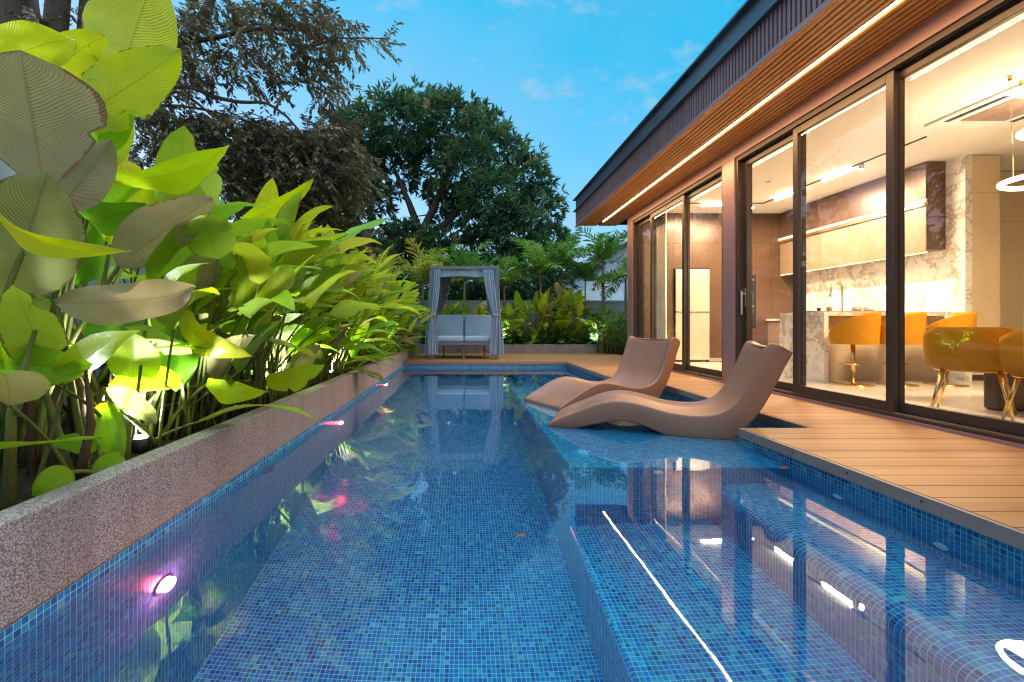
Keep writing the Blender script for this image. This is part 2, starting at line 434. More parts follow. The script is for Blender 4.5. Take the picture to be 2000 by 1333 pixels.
flat(ZS, XS+.012, XR, YS0+.012, YJ); flat(ZS, XS+.012, XN, YJ, YS1)
p.quad((XS, YS0, ZS-.012), (XR, YS0, ZS-.012), (XR, YS0+.012, ZS), (XS+.012, YS0+.012, ZS), uvs=[(XS, 0), (XR, 0), (XR, .012), (XS, .012)])
wall_y(YS0, XS, XR, -1., ZS-.012)
wall_y(YS1, XS, XF, -1.55, ZS, 1)
# spa bench along the right, with a rounded edge
prof = [(1.68, -1.)]+[(1.68+.13*(1-math.cos(a)), -.53+.13*math.sin(a)) for a in np.linspace(0, PI/2, 7)]+[(XR, -.40)]
acc = 0.; us = [0.]
for a, b in zip(prof, prof[1:]): acc += math.dist(a, b); us.append(acc)
for (a, b, u0, u1) in zip(prof, prof[1:], us, us[1:]):
    p.add([(a[0], YN, a[1]), (b[0], YN, b[1]), (b[0], YS0, b[1]), (a[0], YS0, a[1])], [(0, 1, 2, 3)], [[(u0, YN), (u1, YN), (u1, YS0), (u0, YS0)]], 0, False)
flat(-1., XS+.012, 1.68, YN, YS0)
wall_x(XR, YN, YS0, -.40, ZT, -1); wall_x(XR, YS0, YJ, ZS, ZT, -1)
wall_y(YJ, XR, XN, ZS, ZT, 1); wall_x(XN, YJ, YS1, ZS, ZT, -1); wall_y(YS1, XF, XN, ZS, ZT, -1)
wall_x(XF, YS1, YF, -.2, ZT, -1); wall_y(YF, XL, XF, -1.55, ZT, -1); wall_y(YN, XL, XR, -1.55, ZT, 1)
steps = [(1.1, -1.), (1.44, -.75), (1.78, -.46), (2.1, -.2), (XF, None)]; prev = -1.55
for (x0, z), (x1, _) in zip(steps, steps[1:]):
    wall_x(x0, YS1, YF, prev, z, -1); flat(z, x0, x1, YS1, YF); prev = z
struct(p, 'pool', M['tile'])
w = MB()
w.add([(XL, YN, 0), (XR, YN, 0), (XR, YJ, 0), (XN, YJ, 0), (XN, YS1, 0), (XF, YS1, 0), (XF, YF, 0), (XL, YF, 0)], [tuple(range(8))])
struct(w, 'water', M['water'])

# ------------------------------------------------------------------ deck
DZ = .145; XH = 3.67
dk = MB(); y = -1.54; i = 0
while y < 13.5:
    y1 = y+.153; ym = y+.08
    x0 = 2.2 if ym < 3.58 else (2.77 if ym < YS1+.02 else (2.33 if ym < YF-.04 else XL+.02))
    x1 = XH+.03 if ym < 10.2 else 4.35
    if x0 == XL+.02:            # long runs are two boards, butted with a gap
        k = .1+.55*(i % 3)
        dk.box(x0, k, y, y1, DZ-.025, DZ); dk.box(k+.005, x1, y, y1, DZ-.025, DZ)
    else: dk.box(x0, x1, y, y1, DZ-.025, DZ)
    y += .16; i += 1
struct(dk, 'deck', M['deck'])
db = MB(); db.box(2.26, 3.69, -1.6, YJ-.05, .02, .115); db.box(2.83, 3.69, YJ-.05, YS1, .02, .115); db.box(2.39, 3.69, YS1, 10.28, .02, .115); db.box(XL, 4.35, 10.34, 13.5, .02, .115)
struct(db, 'deck_base', M['dark'])
de = MB()
de.box(2.175, 2.2, -1.6, 3.6, .078, DZ-.003); de.box(2.745, 2.77, 3.6, YS1, .078, DZ-.003); de.box(2.305, 2.33, YS1, YF-.03, .078, DZ-.003)
for yy in np.arange(.9, 3.6, .42): de.lathe([(.006, 0), (.006, -.002)], (2.1748, yy, .118), 8, 1, 'x')
struct(de, 'deck_edge', [M['deckedge'], M['black']])
de = MB(); de.box(XL+.003, 2.33, YF-.028, YF-.003, .078, DZ-.003); de.box(2.2, 2.77, 3.578, 3.602, .078, DZ-.003); de.box(2.33, 2.77, YS1-.026, YS1-.002, .078, DZ-.003)
struct(de, 'deck_edge', [M['deckedge_x']])

# ------------------------------------------------------------------ planters and ground
b = MB()
b.box(XL-.11, XL, -1.6, 13.6, .05, .365); b.box(XL-.11, XL-.01, -1.6, 13.6, -.2, .05)
o = tag(b.build('planter_wall', M['pebble']), 'pebble washed planter wall running along the pool under the big leaves', 'planter wall'); bevel(o, .008)
b = MB(); b.box(XL+.02, 4.0, 13.5, 13.62, -.1, .40); b.box(4.02, 4.14, 13.5, 13.62, -.1, .40)
o = tag(b.build('planter_wall', M['planter']), 'low grey stone planter wall behind the curtained daybed', 'planter wall'); bevel(o, .006)
s = MB()
def soil_patch(x0, x1, y0, y1, z, n, m):
    P = [[(x0+(x1-x0)*j/m, y0+(y1-y0)*i/n, z+random.uniform(-.03, .03)) for j in range(m+1)] for i in range(n+1)]
    s.grid(P)
soil_patch(-3.35, XL-.10, -1.6, 15., .27, 40, 8); soil_patch(XL-.1, 6., 13.6, 15., .30, 8, 30)
struct(s, 'planting_soil', M['soil'])
b = MB(); b.box(-3.5, -3.35, -1.7, 15.15, -.1, 2.15)
tag(b.build('boundary_wall', M['bwall']), 'pale painted garden wall behind the tall leafy hedge', 'wall')
b = MB(); b.box(-3.35, 14., 15., 15.15, -.1, 1.72); b.box(-3.37, 14., 14.98, 15.17, 1.72, 1.79)
tag(b.build('boundary_wall', M['bwall']), 'pale garden wall with coping behind the daybed and palms', 'wall')
g = MB(); R = 400.
X0, X1, Y0, Y1 = -3.4, 14., -8., 15.1
for a, bb, c, d in ((-R, R, -R, Y0), (-R, R, Y1, R), (-R, X0, Y0, Y1), (X1, R, Y0, Y1)):
    g.quad((a, c, -.02), (bb, c, -.02), (bb, d, -.02), (a, d, -.02))
g.quad((4.3, 10.3, .06), (14., 10.3, .06), (14., 15.1, .06), (4.3, 15.1, .06)); g.quad((XL-3, -8, -.02), (14., -8., -.02), (14., -1.6, -.02), (XL-3, -1.6, -.02))
struct(g, 'ground', M['ground'])

# ------------------------------------------------------------------ the house
HY0, HY1, XB = -1.2, 10.17, 12.
ZSF = 3.365; XE, YE = 2.74, 11.03
house = thing('house', 'flat roofed house with slatted soffit and lit glass sliding doors', 'house', (7., 4.5, 0))
wl = MB()
ZO = 3.225
wl.box(XH, XH+.24, HY0, HY1, ZO, ZSF+.05)
wl.box(XH, XH+.24, 9.89, HY1, .0, ZO); wl.box(XH, XH+.24, 6.17, 6.45, .0, ZO); wl.box(XH, XH+.24, HY0, 1.7, .0, ZO)
wl.box(XH, XB, HY1, HY1+.02, 0, ZSF+.05)
o = wl.build('wall', M['rose'], house); bevel(o, .004)
iw = MB()
iw.box(XH+.24, XB, HY1-.12, HY1, .1, 3.6)                 # far wall inside
iw.box(7.2, XB, 7.5, 7.6, .1, 3.6); iw.box(XB-.1, XB, HY0, 7.5, .1, 3.6); iw.box(XH+.24, XB, HY0, HY0+.1, .1, 3.6)
iw.build('interior_wall', M['cream'], house)
iw = MB(); iw.box(7.2, 7.3, 6.53, HY1-.12, .1, 3.6)
iw.build('backsplash', M['marble'], house)
iw = MB(); iw.box(XH+.2, XB, HY0, HY1-.02, 3.41, 3.5)
iw.build('ceiling', M['plaster'], house)
iw = MB(); iw.box(XH+.02, XB, HY0, HY1-.02, .02, .165)
iw.build('interior_floor', M['bfloor'], house)
ft = MB(); ft.box(XH-.005, XH+.02, HY0, 9.89, DZ-.02, .168); ft.build('threshold', M['rose'], house)
rf = MB(); rf.box(XE+.02, XB, HY0-.4, YE, 3.55, 3.95)
rf.build('roof', M['roofmetal'], house)
sf = MB(); k = 0; x = XE+.046
while x < XH-.02:
    if abs(x+.021-3.236) > .028: sf.box(x, x+.042, HY0-.4, YE-.02, ZSF, ZSF+.05)
    x += .0615
sf.box(XE, XE+.035, HY0-.4, YE, ZSF-.004, ZSF+.03)
sf.build('soffit', M['soffit'], house)
sb = MB(); sb.box(XE+.02, XH, HY0-.4, YE-.03, ZSF+.10, ZSF+.115); sb.build('soffit_backing', M['dark'], house)
fa = MB(); y = HY0-.4
while y < YE-.03:
    fa.box(XE-.018, XE+.003, y, y+.035, ZSF+.035, 3.715); y += .055
x = XE+.02
while x < XH+1.2: fa.box(x, x+.035, YE-.003, YE+.018, ZSF+.035, 3.715); x += .055
fa.build('fascia', M['fascia'], house)
fb = MB(); fb.box(XE+.003, XE+.02, HY0-.4, YE-.003, ZSF+.03, 3.72); fb.box(XE+.02, XB, YE-.02, YE-.003, ZSF+.03, 3.72); fb.build('fascia_backing', M['dark'], house)
ft = MB(); ft.box(XE-.02, XE+.002, HY0-.4, YE+.018, ZSF-.012, ZSF+.03); ft.build('soffit_trim', M['rose'], house)
ft = MB()
ft.box(XE-.012, XE+.02, HY0-.4, YE+.012, 3.73, 3.99); ft.box(XE-.075, XE+.02, HY0-.4, YE+.06, 3.715, 3.731)
ft.box(XE-.075, XE+.1, HY0-.4, YE+.06, 3.99, 4.015); ft.box(XE+.02, XB, YE-.004, YE+.012, 3.73, 3.99)
for yy in np.arange(.6, 11, 2.4): ft.box(XE-.0135, XE-.011, yy, yy+.006, 3.733, 3.988)
ft.build('roof_edge', M['roofmetal'], house)
ld = MB(); ld.box(3.231, 3.240, -.6, 10.55, ZSF-.009, ZSF+.012)
led = ld.build('light_strip', M['led'], house)
lamp('strip_light', 'AREA', (3.236, 5.0, ZSF-.024), 62, (1., .58, .25), led, .012, 11.)

# sliding doors: each leaf is frame, pane and sometimes a handle
def outer_frame(y0, y1):
    f = MB(); xa, xb = XH+.02, XH+.215
    f.box(xa, xb, y0, y0+.05, .168, ZO); f.box(xa, xb, y1-.05, y1, .168, ZO)
    f.box(xa, xb, y0+.05, y1-.05, ZO-.055, ZO); f.box(xa, xb, y0+.05, y1-.05, .168, .195)
    for xx in (XH+.05, XH+.105, XH+.16): f.box(xx, xx+.006, y0+.05, y1-.05, .195, .206, 1); f.box(xx, xx+.004, y0+.05, y1-.05, ZO-.062, ZO-.055, 1)
    o = f.build('door_frame', [M['bronze'], M['steel']], house)
def leaf_door(y0, y1, x, handle=None):
    w = .075; f = MB(); zb, zt = .2, ZO-.06; d = .045
    f.box(x, x+d, y0, y0+w, zb, zt); f.box(x, x+d, y1-w, y1, zb, zt); f.box(x, x+d, y0+w, y1-w, zt-.08, zt); f.box(x, x+d, y0+w, y1-w, zb, zb+.09)
    o = f.build('sliding_door', M['bronze'], house); bevel(o, .004)
    g = MB(); g.quad((x+.022, y0+w, zb+.09), (x+.022, y1-w, zb+.09), (x+.022, y1-w, zt-.08), (x+.022, y0+w, zt-.08))
    g.build('pane', M['glass'], o)
    if handle is not None:
        h = MB(); h.rail((x-.05, handle, 1.10), (x-.05, handle, 1.42), .018, .022, (1, 0, 0)); h.rail((x-.05, handle, 1.38), (x, handle, 1.38), .02, .02); h.box(x-.012, x, handle-.02, handle+.02, 1.2, 1.46)
        h.build('handle', M['steel'], o)
outer_frame(6.45, 9.89); outer_frame(1.7, 6.17)
for (a, c, x) in ((8.98, 9.85, XH+.10), (7.66, 9.05, XH+.045), (6.49, 7.73, XH+.10)): leaf_door(a, c, x)
for (a, c, x, h) in ((5.06, 6.13, XH+.10, 6.09), (3.93, 5.135, XH+.045, None), (2.8, 4.005, XH+.10, None), (1.74, 2.875, XH+.045, None)): leaf_door(a, c, x, h)

# ------------------------------------------------------------------ inside the house
FZ = .165; CZ = 3.41
def panels(mb, face, lo, hi, z0, z1, at_, cuts, zcuts=(), th=.02, gap=.004):
    """door fronts with gaps on a plane x=at_ (face 'x') or y=at_ (face 'y')"""
    cs = [lo]+list(cuts)+[hi]; zs = [z0]+list(zcuts)+[z1]
    for a, b in zip(cs, cs[1:]):
        for c, d in zip(zs, zs[1:]):
            if face == 'x': mb.box(at_-th, at_, a+gap/2, b-gap/2, c+gap/2, d-gap/2)
            else: mb.box(a+gap/2, b-gap/2, at_-th, at_, c+gap/2, d-gap/2)
# tall brown cabinets on the far wall
t = thing('tall_cabinet', 'tall dark brown cabinets around the champagne fridge inside the house', 'cabinet', (5.4, 9.95, FZ))
c = MB(); c.box(XH+.26, 4.58, 9.95, 10.04, FZ, CZ); c.box(4.58, 5.36, 9.95, 10.04, 2.2, CZ); c.box(5.36, 7.19, 9.95, 10.04, FZ, CZ); c.build('carcass', M['black'], t)
c = MB(); panels(c, 'y', XH+.27, 4.58, FZ+.1, CZ-.02, 9.95, [4.2]); panels(c, 'y', 4.58, 5.36, 2.2, CZ-.02, 9.95, [5.0], [2.75])
panels(c, 'y', 5.36, 5.74, FZ+.1, CZ-.02, 9.95, [], [2.75]); panels(c, 'y', 5.74, 6.38, 2.05, CZ-.02, 9.95, [], [2.75]); panels(c, 'y', 5.74, 6.38, FZ+.1, .9, 9.95, []); panels(c, 'y', 6.38, 7.19, FZ+.1, CZ-.02, 9.95, [6.72], [2.75])
c.build('door', M['walnut'], t)
c = MB(); c.box(5.36, 6.7, 9.925, 9.94, FZ+.01, FZ+.09); c.build('plinth', M['steel'], t)
t = thing('fridge', 'champagne coloured fridge between dark brown cabinets', 'fridge', (4.97, 9.95, FZ))
c = MB(); c.box(4.60, 5.34, 9.90, 9.945, FZ+.03, 2.18); c.build('body', M['black'], t)
c = MB(); c.box(4.605, 5.335, 9.86, 9.90, FZ+.05, 1.24); o = c.build('door', M['fridge'], t); bevel(o, .006)
c = MB(); c.box(4.605, 5.335, 9.86, 9.90, 1.265, 2.17); o = c.build('door', M['fridge'], t); bevel(o, .006)
c = MB(); c.box(4.62, 5.32, 9.845, 9.86, 1.242, 1.262); c.build('handle', M['steel'], t)
for z0, lb in ((1.50, 'upper black built in oven with steel handle in brown cabinets'), (.93, 'lower black built in oven under the upper oven')):
    t = thing('oven', lb, 'oven', (6.06, 9.94, z0), 'built in ovens')
    c = MB(); c.box(5.76, 6.36, 9.925, 9.949, z0, z0+.52); o = c.build('door', M['black'], t); bevel(o, .004)
    c = MB(); c.rail((5.8, 9.895, z0+.45), (6.32, 9.895, z0+.45), .022, .022); c.box(5.82, 5.84, 9.895, 9.925, z0+.44, z0+.46); c.box(6.28, 6.30, 9.895, 9.925, z0+.44, z0+.46); c.build('handle', M['steel'], t)
# wall cabinets on the right wall
t = thing('wall_cabinet', 'two tiers of brown wall cabinets with glowing strips over the worktop', 'wall cabinet', (7.0, 8.3, 2.05))
c = MB(); c.box(6.92, 7.195, 6.79, 9.92, 2.09, CZ-.01); c.build('carcass', M['walnut'], t)
c = MB(); panels(c, 'x', 6.79, 9.92, 2.86, CZ-.012, 6.92, [7.35, 7.9, 8.45, 9.0, 9.5]); o = c.build('door', M['walnut'], t)
c = MB(); panels(c, 'x', 6.79, 9.92, 2.06, 2.74, 6.92, [7.25, 7.75, 8.25, 8.8, 9.35]); o = c.build('door', M['taupe'], t)
c = MB(); c.box(6.87, 6.92, 6.785, 9.92, 2.745, 2.80); c.box(6.86, 6.90, 6.785, 9.92, 2.80, 2.845, 1); c.box(6.91, 6.94, 6.80, 9.92, 2.045, 2.058, 1); c.build('light_strip', [M['gold'], M['ledthin']], t)
t = thing('worktop', 'pale worktop with drawers below the brown wall cabinets', 'worktop', (6.9, 8.5, FZ))
c = MB(); c.box(6.6, 7.198, 6.9, 9.92, 1.06, 1.10); c.build('top', M['marble'], t)
c = MB(); c.box(6.65, 7.198, 6.9, 9.92, FZ+.1, 1.055); panels(c, 'x', 6.9, 9.92, FZ+.1, 1.03, 6.65, [7.5, 8.1, 8.7, 9.3], [.62]); c.build('drawer', M['taupe'], t)
t = thing('storage_cabinet', 'tall beige cabinet with door seams beside the marble corner', 'cabinet', (8.3, 6.8, FZ))
c = MB(); c.box(7.305, 7.70, 6.55, 7.49, FZ, CZ-.005); c.box(7.70, 11.8, 7.22, 7.49, FZ, CZ-.005); c.build('carcass', M['bronze'], t)
c = MB(); panels(c, 'y', 7.21, 7.70, FZ+.08, CZ-.012, 6.55, [], [2.86]); panels(c, 'y', 7.70, 11.8, FZ+.08, CZ-.012, 7.22, [8.15, 9.2, 10.2], [2.6])
c.build('door', M['beige'], t)
# island
t = thing('kitchen_island', 'marble topped kitchen island with bar stools along its front', 'kitchen island', (6., 6.7, FZ))
c = MB(); c.box(4.97, 6.95, 6.27, 7.15, 1.09, 1.145); o = c.build('worktop', M['marble'], t); bevel(o, .003)
c = MB(); c.box(4.97, 5.03, 6.27, 7.15, FZ, 1.088); o = c.build('end_panel', M['marble'], t)
c = MB(); c.box(5.032, 6.93, 6.55, 7.13, FZ, 1.088); o = c.build('body', M['beige'], t)
t = thing('faucet', 'arched steel kitchen faucet on the marble island', 'faucet', (5.56, 6.75, 1.145))
c = MB(); pts = [(5.62, 6.75, 1.145), (5.62, 6.75, 1.50)]+[(5.62-.085+.085*math.cos(a), 6.75, 1.50+.085*math.sin(a)) for a in np.linspace(.3, PI, 8)]+[(5.45, 6.75, 1.45)]
c.tube(pts, .014, 10); c.tube([(5.45, 6.75, 1.46), (5.44, 6.75, 1.38)], [.017, .02], 10); c.lathe([(.03, 0), (.03, .02), (.016, .03)], (5.62, 6.75, 1.145)); c.build('spout', M['steel'], t)
t = thing('sink_tray', 'flat brown drainer tray along the island top by the faucet', 'tray', (5.6, 6.6, 1.145)); c = MB(); c.box(4.99, 6.0, 6.45, 6.95, 1.1455, 1.165); c.build('tray', M['taupe'], t)
for i_, (xx, rr, hh, m_, lb) in enumerate(((5.17, .025, .05, 'black', 'small black pot on the drainer tray'), (5.32, .035, .06, 'taupe', 'round brown cup on the drainer tray'), (5.72, .06, .07, 'fridge', 'shallow pale bowl on the island by the faucet'), (5.9, .07, .10, 'white', 'white canister on the island top'))):
    c = MB(); c.lathe([(rr*.8, 0), (rr, hh*.3), (rr, hh), (rr*.9, hh), (rr*.85, hh*.4)], (0, 0, 0)); o = c.build(('pot', 'cup', 'bowl', 'canister')[i_], M[m_]); o.location = (xx, 6.62, 1.1655); tag(o, lb, ('pot', 'cup', 'bowl', 'canister')[i_])

# bar stools
def make_stool():
    t = thing('bar_stool', 'mustard velvet bar stool on a brass pedestal, first from the island end', 'bar stool', (0, 0, 0), 'mustard bar stools at the island')
    c = MB(); c.lathe([(.215, 0), (.215, .012), (.05, .02), (.03, .03)], n=32); c.build('base', M['gold'], t, True)
    c = MB(); c.lathe([(.026, .02), (.026, .60)], n=16); c.build('post', M['gold'], t, True)
    c = MB(); c.rail((-.24, -.03, .29), (.0, -.03, .29), .02, .02); c.tube([(-.24, -.03, .29), (-.24, -.17, .29), (-.12, -.22, .29)], .01, 8); c.build('footrest', M['gold'], t, True)
    c = MB(); c.lathe([(.0, .57), (.22, .57), (.24, .60), (.24, .67), (.21, .70), (0, .71)], n=32); c.build('seat', M['velvet'], t, True)
    # curved shell back, higher at one end, with vertical channels
    c = MB(); n = 56; rows_o = []; rows_i = []
    for j in range(n+1):
        u = j/n; a = math.radians(-205+ 230*u)
        h = .62+.345*math.sin(min(1, max(0, .03+u*1.7))*PI/2)**.7
        if u > .93: h -= .06*((u-.93)/.07)**2
        ch = .006*abs(math.sin(u*PI*22))
        ro, ri = .275+ch, .235
        col_o = [(ro*math.cos(a)*(.93+.07*k), ro*math.sin(a)*(.93+.07*k), .545+(h-.545)*k) for k in (0, .12, .4, .7, .92, 1)]
        col_i = [(ri*math.cos(a), ri*math.sin(a), .545+(h-.545)*k) for k in (1, .6, .3, 0)]
        rows_o.append(col_o+col_i)
    c.grid(rows_o, flip=True); o = c.build('backrest', M['velvet'], t, True)
    return t
proto = make_stool()
for k, (px, lb) in enumerate(((1666, None), (1752, 'mustard velvet bar stool half hidden by the door mullion, middle of the three'), (1847, 'mustard velvet bar stool behind the dining chair, at the cabinet end of the island'))):
    o = proto if k == 0 else copy_tree(proto)
    o.location = (xat(px, 6.05), 6.05, FZ); o.rotation_euler = (0, 0, math.radians(8))
    if lb: o['label'] = lb
# dining chairs
def make_chair():
    t = thing('dining_chair', 'mustard velvet tub chair on slim brass legs beside the glass door', 'dining chair', (0, 0, 0), 'mustard dining chairs')
    c = MB(); n = 40; rows = []
    for j in range(n+1):
        u = j/n; a = math.radians(-90-150+300*u)          # opening faces +y local
        e = abs(u-.5)*2; h = .775-.30*max(0, e-.25)**1.25
        rb, rt = .24, .31
        o_ = [((rb+(rt-rb)*k)*math.cos(a), (rb+(rt-rb)*k)*math.sin(a)*.92, .40+(h-.40)*z) for k, z in ((0, 0), (.55, .06), (.8, .2), (.95, .5), (1, .85), (.985, 1))]
        i_ = [((rt-.05)*math.cos(a), (rt-.05)*math.sin(a)*.92, .40+(h-.40)*z) for z in (1, .7, .3, .1)]
        rows.append(o_+i_)
    c.grid(rows, flip=True); c.build('backrest', M['velvet'], t, True)
    c = MB(); c.lathe([(.0, .398), (.238, .398), (.255, .42), (.26, .50), (.24, .53), (0, .535)], n=32); c.build('seat', M['velvet'], t, True)
    c = MB(); c.tube([(.240*math.cos(a), .240*math.sin(a)*.94, .394) for a in np.linspace(0, 2*PI, 33)[:-1]], .008, 6, closed=True); c.build('seat_rim', M['gold'], t, True)
    for sx in (-1, 1):
        for sy in (-1, 1):
            c = MB(); c.tube([(sx*.165, sy*.165, .40), (sx*.24, sy*.24, 0)], [.019, .010], 10); c.build('leg', M['gold'], t, True)
    return t
ch = make_chair(); ch.location = (4.53, 4.05, FZ); ch.rotation_euler = (0, 0, math.radians(-52))
c2 = copy_tree(ch); c2.location = (4.50, 3.42, FZ); c2.rotation_euler = (0, 0, math.radians(-35)); c2['label'] = 'mustard velvet tub chair partly cut off beside the cream curtain'
t = thing('dining_table', 'dark stone dining table on a black slab pedestal behind the mustard chairs', 'dining table', (5.75, 4.45, FZ))
c = MB(); c.box(5.02, 6.7, 3.98, 4.92, .885, .915); o = c.build('tabletop', M['darktop'], t); bevel(o, .012, 3)
c = MB(); c.box(4.92, 5.5, 4.17, 4.32, FZ, .884); o = c.build('pedestal', M['darktop'], t); bevel(o, .03, 3)
c = MB(); c.box(5.8, 6.4, 4.55, 4.7, FZ, .884); o = c.build('pedestal', M['darktop'], t); bevel(o, .03, 3)
# curtains inside
def curtain_sheet(mb, x, y0, y1, z0, z1, amp=.03, waves=8, n=80):
    P = [[(x+amp*math.sin(2*PI*waves*i/n)+.006*math.sin(i*1.7+k*2.), y0+(y1-y0)*i/n, z0+(z1-z0)*k/4) for i in range(n+1)] for k in range(5)]
    mb.grid(P, smooth=True)
for (x, y0, y1, lb) in ((4.02, 9.05, 9.75, 'cream floor length curtain at the garden end of the glass doors'), (4.0, 1.85, 3.24, 'cream floor length curtain bunched beside the dining chairs')):
    t = thing('curtain', lb, 'curtain', (x, y0, FZ), 'cream indoor curtains'); c = MB(); curtain_sheet(c, x, y0, y1, FZ+.02, CZ-.04, .03, int((y1-y0)*11)); c.build('drape', M['voile'], t)
    c = MB(); c.box(x-.02, x+.02, y0-.05, y1+.05, CZ-.04, CZ-.005); c.build('rail', M['white'], t)
# air conditioner cassette
t = thing('air_conditioner', 'white ceiling cassette air conditioner with square grille', 'air conditioner', (6.1, 5.1, CZ))
c = MB(); c.box(5.64, 6.6, 4.62, 5.58, CZ-.035, CZ-.001); o = c.build('panel', M['white'], t); bevel(o, .03, 3)
c = MB(); c.box(5.86, 6.38, 4.84, 5.36, CZ-.048, CZ-.036)
o = c.build('grille', M['taupe'], t)
for (a, b_, c_, d_) in ((5.70, 5.76, 4.8, 5.4), (6.48, 6.54, 4.8, 5.4)):
    c = MB(); c.box(a, b_, c_, d_, CZ-.042, CZ-.0355); c.build('louvre', M['black'], t)
# ring pendants
def ring_pendant(cx, cy, z, r, lb, watts):
    t = thing('ring_pendant', lb, 'pendant lamp', (cx, cy, z), 'glowing ring pendants over the table')
    c = MB(); c.tube([(cx+r*math.cos(a), cy+r*math.sin(a), z) for a in np.linspace(0, 2*PI, 49)[:-1]], .022, 10, closed=True); c.build('ring', M['ledring'], t)
    for k in range(3):
        a = .9+k*2*PI/3; q = V((cx+r*math.cos(a), cy+r*math.sin(a), z)); top = V((cx+.75*(q.x-cx)-.15, cy+.6*(q.y-cy), CZ-.002))
        c = MB(); c.tube([q, top-V((0, 0, .04))], .002, 5); c.build('wire', M['gold'], t)
        c = MB(); c.lathe([(.014, -.045), (.018, -.02), (.018, 0)], tuple(top), 12); c.build('ceiling_cap', M['gold'], t)
    lamp('ring_light', 'AREA', (cx, cy, z-.06), watts, WARM, t, size=r*1.4)
ring_pendant(5.80, 4.45, 2.40, .36, 'lower glowing ring pendant hanging over the dining table', 24)
ring_pendant(5.93, 4.55, 2.93, .24, 'upper smaller ring pendant close under the ceiling', 16)
# track lights
t = thing('ceiling_track', 'thin black lighting track across the kitchen ceiling', 'lighting track', (6., 8., CZ))
c = MB(); c.box(5.99, 6.01, 5.9, 9.1, CZ-.016, CZ-.001); c.box(4.4, 6.01, 9.09, 9.11, CZ-.016, CZ-.0005); c.build('rail', M['black'], t)
def bar(a, b, lb, watts):
    t = thing('linear_lamp', lb, 'linear lamp', tuple((V(a)+V(b))/2), 'lit linear lamps on the kitchen track')
    c = MB(); c.rail(a, b, .035, .045); c.build('housing', M['ledbar'], t)
    d = V(b)-V(a); lamp('bar_light', 'AREA', (V(a)+V(b))/2-V((0, 0, .04)), watts, WARM, t, size=.05 if abs(d.y) > abs(d.x) else d.length, sy=d.length if abs(d.y) > abs(d.x) else .05)
bar((6., 8.05, 3.37), (6., 8.75, 3.37), 'lit linear lamp seen through the narrow door with the handle', 48)
bar((6., 7.03, 3.37), (6., 7.60, 3.37), 'lit linear lamp beside a small spot, in front of the wall cabinets', 46)
bar((4.75, 9.1, 3.37), (5.5, 9.1, 3.37), 'lit linear lamp in front of the fridge cabinets', 44)
for (x, y, lb) in ((6., 6.86, 'small track spot beside a linear lamp above the bar stools'), (5.78, 9.1, 'track spot glaring beside the door jamb with the handle')):
    t = thing('track_spot', lb, 'spot lamp', (x, y, CZ), 'small track spots in the kitchen')
    c = MB(); c.lathe([(.03, -.10), (.035, -.05), (.03, -.017), (.008, -.016)], (x, y, CZ), 16); c.build('housing', M['steel'], t)
    c = MB(); c.lathe([(.0, -.115), (.022, -.11), (.027, -.101)], (x, y, CZ), 16); c.build('lens', M['spotled'], t)
    lamp('spot_light', 'SPOT', (x, y, CZ-.14), 9, WARM, t, .03, spot=110, rot=(0, math.radians(28), 0))
for (x, y, lb) in ((5.3, 5.6, 'unlit round downlight in the ceiling above the island stools'), (5.2, 7.75, 'unlit round downlight above the door with the handle'), (4.9, 9.3, 'unlit round downlight near the fridge')):
    t = thing('downlight', lb, 'downlight', (x, y, CZ), 'round ceiling downlights')
    c = MB(); c.lathe([(.055, -.008), (.06, -.004), (.06, -.001)], (x, y, CZ), 20); c.build('trim', M['white'], t)
    c = MB(); c.lathe([(.036, -.011), (.042, -.0085)], (x, y, CZ), 20); c.build('lens', M['taupe'], t)

